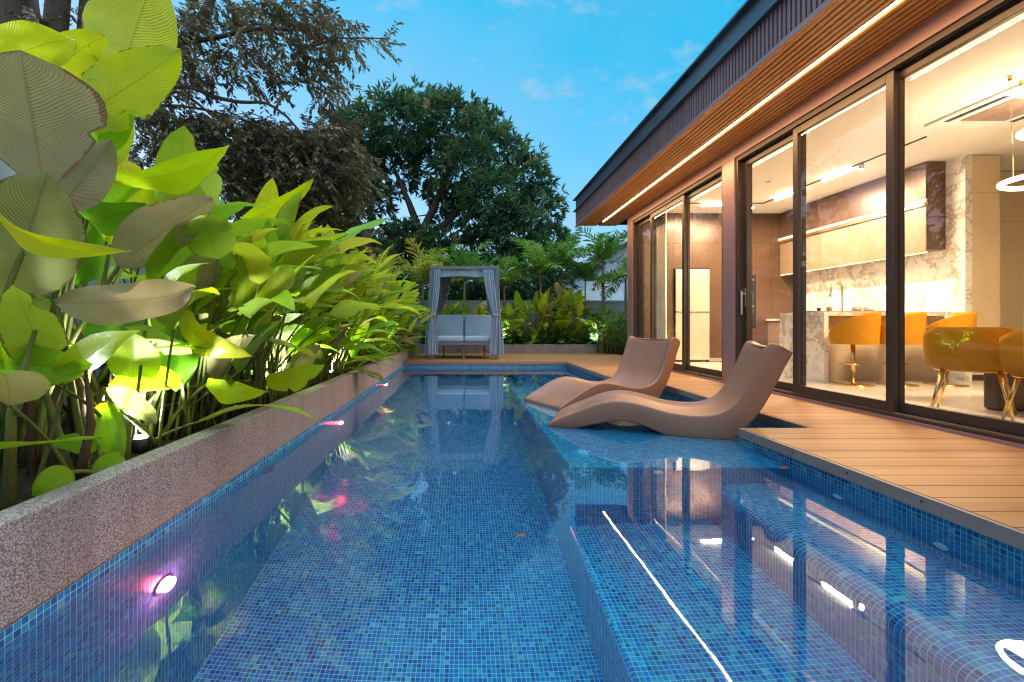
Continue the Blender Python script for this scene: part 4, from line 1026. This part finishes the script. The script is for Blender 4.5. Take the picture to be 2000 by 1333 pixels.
# overhanging brownish tree
t = thing('shade_tree', 'tall brownish tree overhanging the hedge with bare forked limbs', 'tree', (xat(60, 9), 9, 0))
tr = MB()
def limb(path, w0, w1, d0, d1, n=7, mat=0):
    k = len(path); pts = [at(a, b_, d0+(d1-d0)*i/(k-1)) for i, (a, b_) in enumerate(path)]
    # smooth the polyline
    out = []
    for i in range(k-1):
        q = [pts[max(0, i-1)], pts[i], pts[i+1], pts[min(k-1, i+2)]]
        for u in (0, .33, .66): out.append(.5*((2*q[1])+(q[2]-q[0])*u+(2*q[0]-5*q[1]+4*q[2]-q[3])*u*u+(-q[0]+3*q[1]-3*q[2]+q[3])*u**3))
    out.append(pts[-1]); m = len(out)
    tr.tube(out, [(w0+(w1-w0)*i/(m-1))/2/F*d0 for i in range(m)], n, mat)
base = [(70, 740)]
limb([(60, 760), (35, 400), (28, 60), (34, -90)], 60, 44, 9.2, 8.6, 9); limb([(70, 760), (66, 300), (64, 60), (58, -80)], 26, 18, 9.1, 8.8, 8, 1)
limb([(80, 760), (95, 300), (106, 80), (122, -90)], 50, 34, 9.0, 8.4, 9); limb([(100, 700), (150, 300), (160, 90), (174, -80)], 26, 16, 9.2, 8.6, 8); limb([(84, 60), (72, 25), (66, -40)], 12, 9, 8.9, 8.7, 6, 1)
limb([(108, 330), (210, 230), (300, 140), (340, 92), (390, 45), (425, -30)], 26, 13, 9.0, 8.4); limb([(335, 95), (372, 50), (410, 0), (420, -50)], 10, 7, 8.8, 8.6); limb([(340, 86), (420, 74), (490, 58), (545, 57), (600, 60)], 11, 4, 8.8, 8.0)
limb([(150, 300), (262, 202), (325, 172), (375, 172), (420, 190), (470, 200), (520, 202), (560, 228)], 12, 4, 9.0, 8.0); limb([(330, 172), (375, 195), (410, 222), (450, 250)], 7, 3, 8.9, 8.4)
limb([(200, 260), (262, 217), (330, 207), (400, 215), (480, 236)], 9, 3, 9.1, 8.6); limb([(520, 55), (600, 90), (660, 75), (755, 76)], 5, 2, 8.2, 7.8); limb([(545, 57), (590, 130), (620, 190), (630, 250)], 5, 2, 8.1, 7.8); limb([(480, 60), (520, 130), (570, 170)], 4, 2, 8.3, 8.0)
limb([(560, 228), (620, 300), (660, 380)], 5, 2, 8., 8.2); limb([(450, 250), (520, 310), (600, 380)], 5, 2, 8.4, 8.3)
SPR = [(410, 30, 70, 35, 34), (500, 25, 70, 30, 34), (580, 25, 60, 35, 34), (610, 80, 60, 35, 32), (640, 45, 40, 25, 16), (690, 75, 30, 14, 8), (738, 80, 20, 10, 5), (540, 110, 60, 28, 22), (620, 140, 40, 40, 22), (640, 200, 24, 40, 14), (570, 165, 40, 25, 12),
       (440, 110, 60, 30, 26), (480, 150, 50, 25, 14), (380, 130, 50, 40, 24), (330, 150, 50, 50, 28), (300, 60, 60, 60, 20), (350, 50, 40, 40, 18), (300, 240, 40, 60, 34), (350, 265, 60, 40, 36), (420, 240, 60, 30, 34), (480, 265, 60, 35, 40), (540, 275, 60, 35, 42),
       (600, 290, 50, 45, 40), (420, 300, 50, 34, 34), (500, 330, 70, 45, 60), (580, 350, 70, 50, 64), (640, 340, 45, 60, 44), (650, 420, 45, 50, 36), (590, 420, 60, 45, 44), (530, 400, 50, 40, 34), (470, 360, 40, 34, 20), (200, 40, 60, 60, 16), (100, 60, 90, 60, 22), (30, 50, 40, 60, 10), (250, 330, 50, 60, 16), (680, 470, 40, 40, 18), (655, 265, 40, 35, 30), (690, 330, 30, 40, 24), (560, 470, 60, 40, 34), (640, 500, 50, 40, 34), (400, 390, 60, 40, 14)]
c = MB(); B_, D_, U_, L_, T_ = [], [], [], [], []
for (px, py, rx, ry, n) in SPR:
    for k in range(int(n*(2.3 if py > 230 else 1.3))):
        a = random.uniform(0, 2*PI); q = math.sqrt(random.random()); d = random.uniform(7.6, 9.8)
        P0 = np.array(at(px+rx*q*math.cos(a), py+ry*q*math.sin(a), d))
        D0_ = np.array([random.uniform(-.3, 1.), random.uniform(-.7, .7), random.uniform(-.75, .25)]); D0_ /= np.linalg.norm(D0_)
        ln = random.uniform(.32, .55); tt = random.uniform(.15, .75)
        if random.random() < .02: tt = 1.
        side = np.cross(D0_, [0, 0, 1.]); side /= np.linalg.norm(side)+1e-9
        m = 15
        tr.tube([V(P0), V(P0+D0_*ln*.5+np.array([0, 0, -.01])), V(P0+D0_*ln+np.array([0, 0, -.05]))], [.005, .004, .002], 3, 0, None, False, False)
        for i in range(m):
            u = (i+.5)/m; sg = 1 if i % 2 else -1
            B_.append(P0+D0_*ln*u+np.array([0, 0, -.05*u*u])); dd = D0_*.7+side*sg*.75+np.array([0, 0, random.uniform(-.7, .05)])+RS.normal(size=3)*.2
            D_.append(dd/np.linalg.norm(dd)); U_.append([random.uniform(-.5, .5), random.uniform(-.5, .5), 1.]); L_.append(random.uniform(.10, .165)); T_.append(tt+random.uniform(-.12, .12))
leafcloud(c, np.array(B_), np.array(D_), unit(np.array(U_)), np.array(L_), np.array(L_)*.42, np.array(T_))
c.build('crown', M['browntree'], t); tr.build('trunk', [M['bark'], M['redbark']], t)

# thin bare tree, and the tree in white blossom
def twigs(mb, p, d, L, r, depth):
    q = p+d*L+V((random.uniform(-.1, .1), random.uniform(-.1, .1), random.uniform(-.02, .08)))*L
    mb.tube([p, q], [r, r*.7], 4, caps=False)
    if depth > 0:
        for k in range(3):
            e = (d+V((random.uniform(-.8, .8), random.uniform(-.5, .5), random.uniform(-.25, .6)))).normalized(); twigs(mb, p.lerp(q, random.uniform(.55, 1.)), e, L*random.uniform(.55, .8), r*.62, depth-1)
t = thing('bare_tree', 'thin bare tree with pale twigs against the sky behind the hedge', 'tree', (xat(400, 13), 13, 0))
c = MB(); P0 = at(420, 480, 13)
c.tube([(P0.x, P0.y, 0), P0], [.09, .06], 6)
for dx in (-.7, -.3, .15, .5, -.05): twigs(c, P0.copy(), V((dx, random.uniform(-.2, .2), .8)).normalized(), 1.0, .035, 5)
c.build('trunk', M['bark'], t)
t = thing('blossom_tree', 'olive green tree with white blossom beside the big dark tree', 'tree', (xat(660, 15), 15, 0))
c = MB(); fl_ = MB(); tk = MB(); tk.tube([(xat(650, 15), 15, 0), at(655, 480, 15), at(665, 330, 15)], [.12, .09, .03], 7)
for (px, py, r) in ((655, 300, 34), (680, 280, 30), (640, 360, 40), (670, 380, 38), (625, 420, 40), (690, 330, 25), (610, 350, 35)):
    C = np.array(at(px, py, 15)); r = r/F*15; n = 60; O = unit(RS.normal(size=(n, 3))+np.array([0, -.3, .2]))
    rosettes(c, C+O*r*RS.uniform(.4, 1.1, n)[:, None], O, 8, .15, RS.uniform(.35, .8, n), 1.1, .35)
for (px, py, rx, ry, n) in ((668, 268, 26, 28, 26), (690, 300, 14, 22, 14), (655, 300, 18, 24, 12), (650, 345, 22, 24, 8)):
    for k in range(n):
        a = random.uniform(0, 6.28); q = math.sqrt(random.random()); P = np.array([at(px+rx*q*math.cos(a), py+ry*q*math.sin(a), random.uniform(14.3, 14.7))])
        rosettes(fl_, P, np.array([[0, -1., .4]]), 5, .085, np.array([random.random()]), 1.2, .6)
c.build('crown', M['browntree'], t); fl_.build('blossom', M['blossom'], t); tk.build('trunk', M['bark'], t)

# palms
def frond(B, D, U, L, W, T, p, az, el, length, tint, plume=.3, ll=.34, droop=1.1, n=34):
    d = V((math.cos(az)*math.cos(el), math.sin(az)*math.cos(el), math.sin(el))); pts = []; q = V(p); e = el
    for k in range(n+1):
        pts.append(q.copy()); e = el-droop*(k/n)**1.5
        q = q+V((math.cos(az)*math.cos(e), math.sin(az)*math.cos(e), math.sin(e)))*(length/n)
    for k in range(3, n):
        tg = (pts[k+1]-pts[k]).normalized(); sd = tg.cross(V((0, 0, 1))); sd = sd.normalized() if sd.length > 1e-3 else V((1, 0, 0)); up = sd.cross(tg)
        f = math.sin(PI*min(1, .12+.9*k/n))**.6
        for sg in (-1, 1):
            dd = (sd*sg*.85+tg*.65+up*random.uniform(-plume-.25, plume+.25)).normalized()
            B.append(tuple(pts[k])); D.append(tuple(dd)); U.append(tuple(up)); l = ll*f*random.uniform(.8, 1.1); L.append(l); W.append(.042+.014*f); T.append(tint+random.uniform(-.1, .1))
    return pts
def palm(label, px, pyc, d, nf, length, tint, r=.045, el=(.2, 1.2), plume=.35, base_z=.3, droop=.95, ll=.42, azs=None):
    x = xat(px, d); top = V((x, d, zat(pyc, d)))
    t = thing('palm_tree', label, 'palm', (x, d, base_z), 'palms by the far garden wall')
    B, D, U, L, W, T = [], [], [], [], [], []; st = MB()
    for k in range(nf):
        az = 2*PI*k/nf*1.0+random.uniform(-.3, .3); e = random.uniform(*el)
        pts = frond(B, D, U, L, W, T, top, az, e, length*random.uniform(.8, 1.1), tint+random.uniform(-.12, .12), plume, ll, droop)
        st.tube(pts[::4]+[pts[-1]], [.011]+[.008]*(len(pts[::4])-1)+[.003], 4)
    c = MB(); leafcloud(c, np.array(B), unit(np.array(D)), unit(np.array(U)), np.array(L), np.array(W), np.array(T)); c.build('crown', M['palm'], t)
    hh = top.z-base_z
    st.tube([(x, d, base_z-.05), (x+.01, d, base_z+hh*.3), (x, d, base_z+hh*.7), tuple(top)], [r*1.3, r, r*.85, r*.6], 8); st.build('trunk', M['palmtrunk'], t)
palm('green plume palm rising behind the daybed canopy', 907, 550, 14.4, 11, 1.6, .42, .05, (.35, 1.35))
palm('yellowish palm between the leafy hedge and the daybed', 826, 545, 14.0, 11, 1.5, .88, .05, (.4, 1.4))
palm('shorter yellow green palm close behind the daybed post', 858, 560, 14.6, 9, 1.2, .78, .04, (.2, 1.2))
palm('slender green palm just beside the daybed, before the dark tree', 985, 560, 14.6, 10, 1.35, .52, .045, (.3, 1.3))
palm('bright green arching palm above the dense green plant', 1056, 535, 14.5, 11, 1.6, .55, .05, (.35, 1.35))
palm('thin palm leaning over the dark tiled roof end', 1098, 525, 14.7, 10, 1.4, .45, .04, (.3, 1.3))
palm('tall thin palm whose lit trunk stands at the end of the stone planter', 1178, 515, 13.95, 12, 1.5, .38, .055, (.2, 1.3))
palm('fine leaved palm before the white gable wall', 1143, 550, 14.7, 9, 1.0, .36, .03, (.3, 1.2))
palm('drooping olive palm against the rose corner of the house', 1222, 545, 13.6, 10, 1.2, .62, .05, (-.1, 1.1), .5, .1, 1.5)
# fine leaved shrub and low ground cover
t = thing('fan_palm', 'bright green fine leaved shrub lit by a spotlight beside the house', 'shrub', (4.5, 13.2, .1))
B, D, U, L, W, T = [], [], [], [], [], []; st = MB()
for k in range(85):
    x, y = random.uniform(3.95, 5.1), random.uniform(12.7, 14.2); z = random.uniform(.35, 1.35); q = V((x+random.uniform(-.15, .1), y, z)); st.tube([(x, y, .05), tuple(q)], [.012, .006], 5)
    for j in range(13):
        a = random.uniform(0, 6.28); e = random.uniform(-.4, .7); B.append(tuple(q)); D.append((math.cos(a)*math.cos(e), math.sin(a)*math.cos(e), math.sin(e))); U.append((0, 0, 1)); L.append(random.uniform(.25, .42)); W.append(.036); T.append(random.uniform(.3, .75))
c = MB(); leafcloud(c, np.array(B), np.array(D), unit(np.array(U)+RS.normal(size=(len(B), 3))*.3), np.array(L), np.array(W), np.array(T)); c.build('foliage', M['palm'], t); st.build('stalks', M['petiole'], t)
c = MB(); n = 1500
P = np.stack([RS.uniform(-1.25, 4.1, n), RS.uniform(13.58, 14.9, n), RS.uniform(.28, .62, n)], 1); P[:, 2] += .1*np.sin(P[:, 0]*5)
O = unit(RS.normal(size=(n, 3))+np.array([0, -.6, .5])); rosettes(c, P, O, 6, .15, RS.uniform(.1, .8, n), 1.1, .38)
tag(c.build('ground_cover', M['fern']), 'dark low leafy ground cover filling the stone planter', 'ground cover', kind='stuff')
c = MB(); n = 700
P = np.stack([RS.uniform(-3.2, -1.85, n), RS.uniform(4.6, 13.4, n), RS.uniform(.26, .55, n)], 1)
O = unit(RS.normal(size=(n, 3))+np.array([.5, -.3, .5])); rosettes(c, P, O, 5, .14, RS.uniform(.1, .7, n), 1.1, .4)
tag(c.build('ground_cover', M['fern']), 'dark low leaves covering the soil under the tall hedge', 'ground cover', kind='stuff')

t = thing('hedge', 'dark clipped hedge rising just behind the far garden wall', 'hedge', (0., 15.8, 0))
c = MB(); n = 1500; xs = RS.uniform(-3.5, 3.4, n)
P = np.stack([xs, RS.uniform(15.4, 16.3, n), RS.uniform(.8, 1., n)*(2.3+.35*np.sin(xs*1.7)+.25*np.sin(xs*4.1))*RS.rand(n)**.35], 1)
rosettes(c, P, unit(RS.normal(size=(n, 3))+np.array([0, -.6, .4])), 7, .26, RS.uniform(.05, .5, n), 1., .32); c.build('foliage', M['mango'], t)
# neighbour's house and far trees
t = thing('neighbour_house', 'white gabled house with dark tiled roof beyond the garden wall', 'house', (9., 27., 0))
NY = 26.; RX, RZ = 11.5, 6.9; EX, EZ = xat(1008, NY), zat(588, NY)
sl = (RZ-EZ)/(RX-EX)
c = MB(); gx0 = xat(1098, NY)
c.add([(gx0, NY, 0), (2*RX-gx0, NY, 0), (2*RX-gx0, NY, EZ+sl*(gx0-EX)-.25), (RX, NY, RZ-.25), (gx0, NY, EZ+sl*(gx0-EX)-.25), (gx0, NY+9, 0), (gx0, NY+9, EZ+sl*(gx0-EX)-.25)], [(0, 1, 2, 3, 4), (0, 4, 6, 5)])
c.build('wall', M['nbwall'], t)
c = MB()
for sgn in (-1, 1):
    x_e = RX+sgn*(RX-EX)
    q = [V((x_e, NY-.7, EZ)), V((RX, NY-.7, RZ)), V((RX, NY+9.5, RZ)), V((x_e, NY+9.5, EZ))]
    c.add([*q, *[k-V((0, 0, .28)) for k in q]], [(0, 1, 2, 3), (7, 6, 5, 4), (0, 4, 5, 1), (1, 5, 6, 2), (2, 6, 7, 3), (3, 7, 4, 0)])
c.build('roof', M['roofclay'], t)
c = MB(); c.add([(EX+.5, NY+.5, 0), (gx0, NY+.5, 0), (gx0, NY+.5, EZ+sl*(gx0-EX)-.3), (EX+.5, NY+.5, EZ-.1)], [(0, 1, 2, 3)]); c.build('porch_wall', M['taupe'], t)
c = MB(); R_ = xat(1175, NY-.05)
c.add([(R_+1.3*math.cos(a), NY-.06, 2.2+1.5*math.sin(a)) for a in np.linspace(0, PI, 20)], [tuple(range(20))]); c.build('window', M['white'], t)
n = 2600; c = MB()
xs = RS.uniform(-40, 34, n); P = np.stack([xs, 40+RS.uniform(-3, 3, n), RS.rand(n)*(np.where(xs < 6, 8.5, 2.6)+1.2*np.sin(xs*.35)+.8*np.sin(xs*.9))], 1)
O = unit(RS.normal(size=(n, 3))+np.array([0, -.6, .4])); rosettes(c, P, O, 8, .7, RS.uniform(.1, .75, n), 1., .4)
tag(c.build('far_trees', M['mango']), 'far line of dark trees beyond the garden walls', 'far trees', kind='stuff')

# ------------------------------------------------------------------ sky, sun, camera
SE, SR = math.radians(8), math.radians(-60)
world = bpy.data.worlds.new('World'); sc.world = world; world.use_nodes = True
nt = world.node_tree; bg = nt.nodes['Background']; bg.inputs[1].default_value = .15
def wn(ty, **kw):
    x = nt.nodes.new(ty)
    for k, v in kw.items(): setattr(x, k, v)
    return x
def wm(op, a, b, clamp=False):
    x = wn('ShaderNodeMath', operation=op, use_clamp=clamp)
    for i, q in enumerate((a, b)):
        if isinstance(q, (int, float)): x.inputs[i].default_value = q
        else: nt.links.new(q, x.inputs[i])
    return x.outputs[0]
sky = wn('ShaderNodeTexSky', sky_type='NISHITA', sun_disc=False, sun_elevation=SE, sun_rotation=SR, ozone_density=4., dust_density=.3)
sp = wn('ShaderNodeSeparateColor'); nt.links.new(sky.outputs[0], sp.inputs[0])
r_ = wm('MAXIMUM', wm('MULTIPLY', wm('SUBTRACT', wm('POWER', sp.outputs[0], .5), .575), 2.7), .015)
g_ = wm('MULTIPLY', wm('POWER', sp.outputs[1], .45), 1.36); b_ = wm('MULTIPLY', wm('POWER', sp.outputs[2], .36), 1.80)
cb = wn('ShaderNodeCombineColor')
for i, q in enumerate((r_, g_, b_)): nt.links.new(q, cb.inputs[i])
tc = wn('ShaderNodeTexCoord'); mp = wn('ShaderNodeMapping'); nt.links.new(tc.outputs['Generated'], mp.inputs[0]); mp.inputs['Scale'].default_value = (1.2, 2.2, 2.6)
n1 = wn('ShaderNodeTexNoise'); nt.links.new(mp.outputs[0], n1.inputs['Vector']); n1.inputs['Scale'].default_value = 5.5; n1.inputs['Detail'].default_value = 7; n1.inputs['Roughness'].default_value = .62
n2 = wn('ShaderNodeTexNoise'); nt.links.new(tc.outputs['Generated'], n2.inputs['Vector']); n2.inputs['Scale'].default_value = 1.6; n2.inputs['Detail'].default_value = 4
cl = wm('MULTIPLY', wm('MULTIPLY', wm('SUBTRACT', n1.outputs[0], .52, True), 5., True), .75)
cl2 = wm('MULTIPLY', wm('SUBTRACT', n2.outputs[0], .50, True), 1.3, True)
f = wm('MAXIMUM', cl, cl2)
mx = wn('ShaderNodeMix', data_type='RGBA'); nt.links.new(f, mx.inputs[0]); nt.links.new(cb.outputs[0], mx.inputs[6]); mx.inputs[7].default_value = (.95, 1.5, 1.95, 1)
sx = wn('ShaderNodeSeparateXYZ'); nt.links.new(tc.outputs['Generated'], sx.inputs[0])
gl = wm('ADD', wm('POWER', wm('MULTIPLY', wm('SUBTRACT', sx.outputs[2], .62, True), 3.2, True), 1.3), wm('MULTIPLY', wm('MAXIMUM', wm('MULTIPLY', sx.outputs[1], -.9), 0.), .22))  # glow added to the sky overhead and behind the camera, unseen, to brighten things
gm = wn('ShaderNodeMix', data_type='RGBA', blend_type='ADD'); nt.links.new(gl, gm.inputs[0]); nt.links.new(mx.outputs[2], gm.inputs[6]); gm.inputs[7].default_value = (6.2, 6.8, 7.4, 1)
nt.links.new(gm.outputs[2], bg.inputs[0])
sun = bpy.data.lights.new('dusk_sun', 'SUN'); sun.energy = .25; sun.angle = math.radians(25); sun.color = (1., .82, .66)
so = bpy.data.objects.new('dusk_sun', sun); COL.objects.link(so)
so.rotation_euler = V((-math.sin(SR)*math.cos(SE)*-1, -math.cos(SR)*math.cos(SE), -math.sin(SE))).to_track_quat('-Z', 'Y').to_euler()

cam = bpy.data.cameras.new('camera'); co = bpy.data.objects.new('camera', cam); COL.objects.link(co)
co.location = (0, 0, CAMZ); co.rotation_euler = (PI/2, 0, 0)
cam.sensor_width = 36; cam.lens = 16; cam.shift_x = (1000-CX)/2000; cam.shift_y = -(666.5-CY)/2000; cam.clip_start = .05; cam.clip_end = 1500
sc.camera = co
sc.render.engine = 'CYCLES'
cy = sc.cycles; cy.use_denoising = True; cy.denoiser = 'OPENIMAGEDENOISE'
sc.cycles.filter_width = 1.25; cy.max_bounces = 9; cy.diffuse_bounces = 3; cy.glossy_bounces = 4; cy.transmission_bounces = 5; cy.transparent_max_bounces = 12
cy.sample_clamp_indirect = 6.; cy.sample_clamp_direct = 0.; cy.caustics_reflective = False; cy.caustics_refractive = True; cy.blur_glossy = .5
vs_ = sc.view_settings; vs_.view_transform = 'Standard'; vs_.look = 'None'; vs_.exposure = 1.5; vs_.gamma = 1.; vs_.use_curve_mapping = False
sc.display_settings.display_device = 'sRGB'
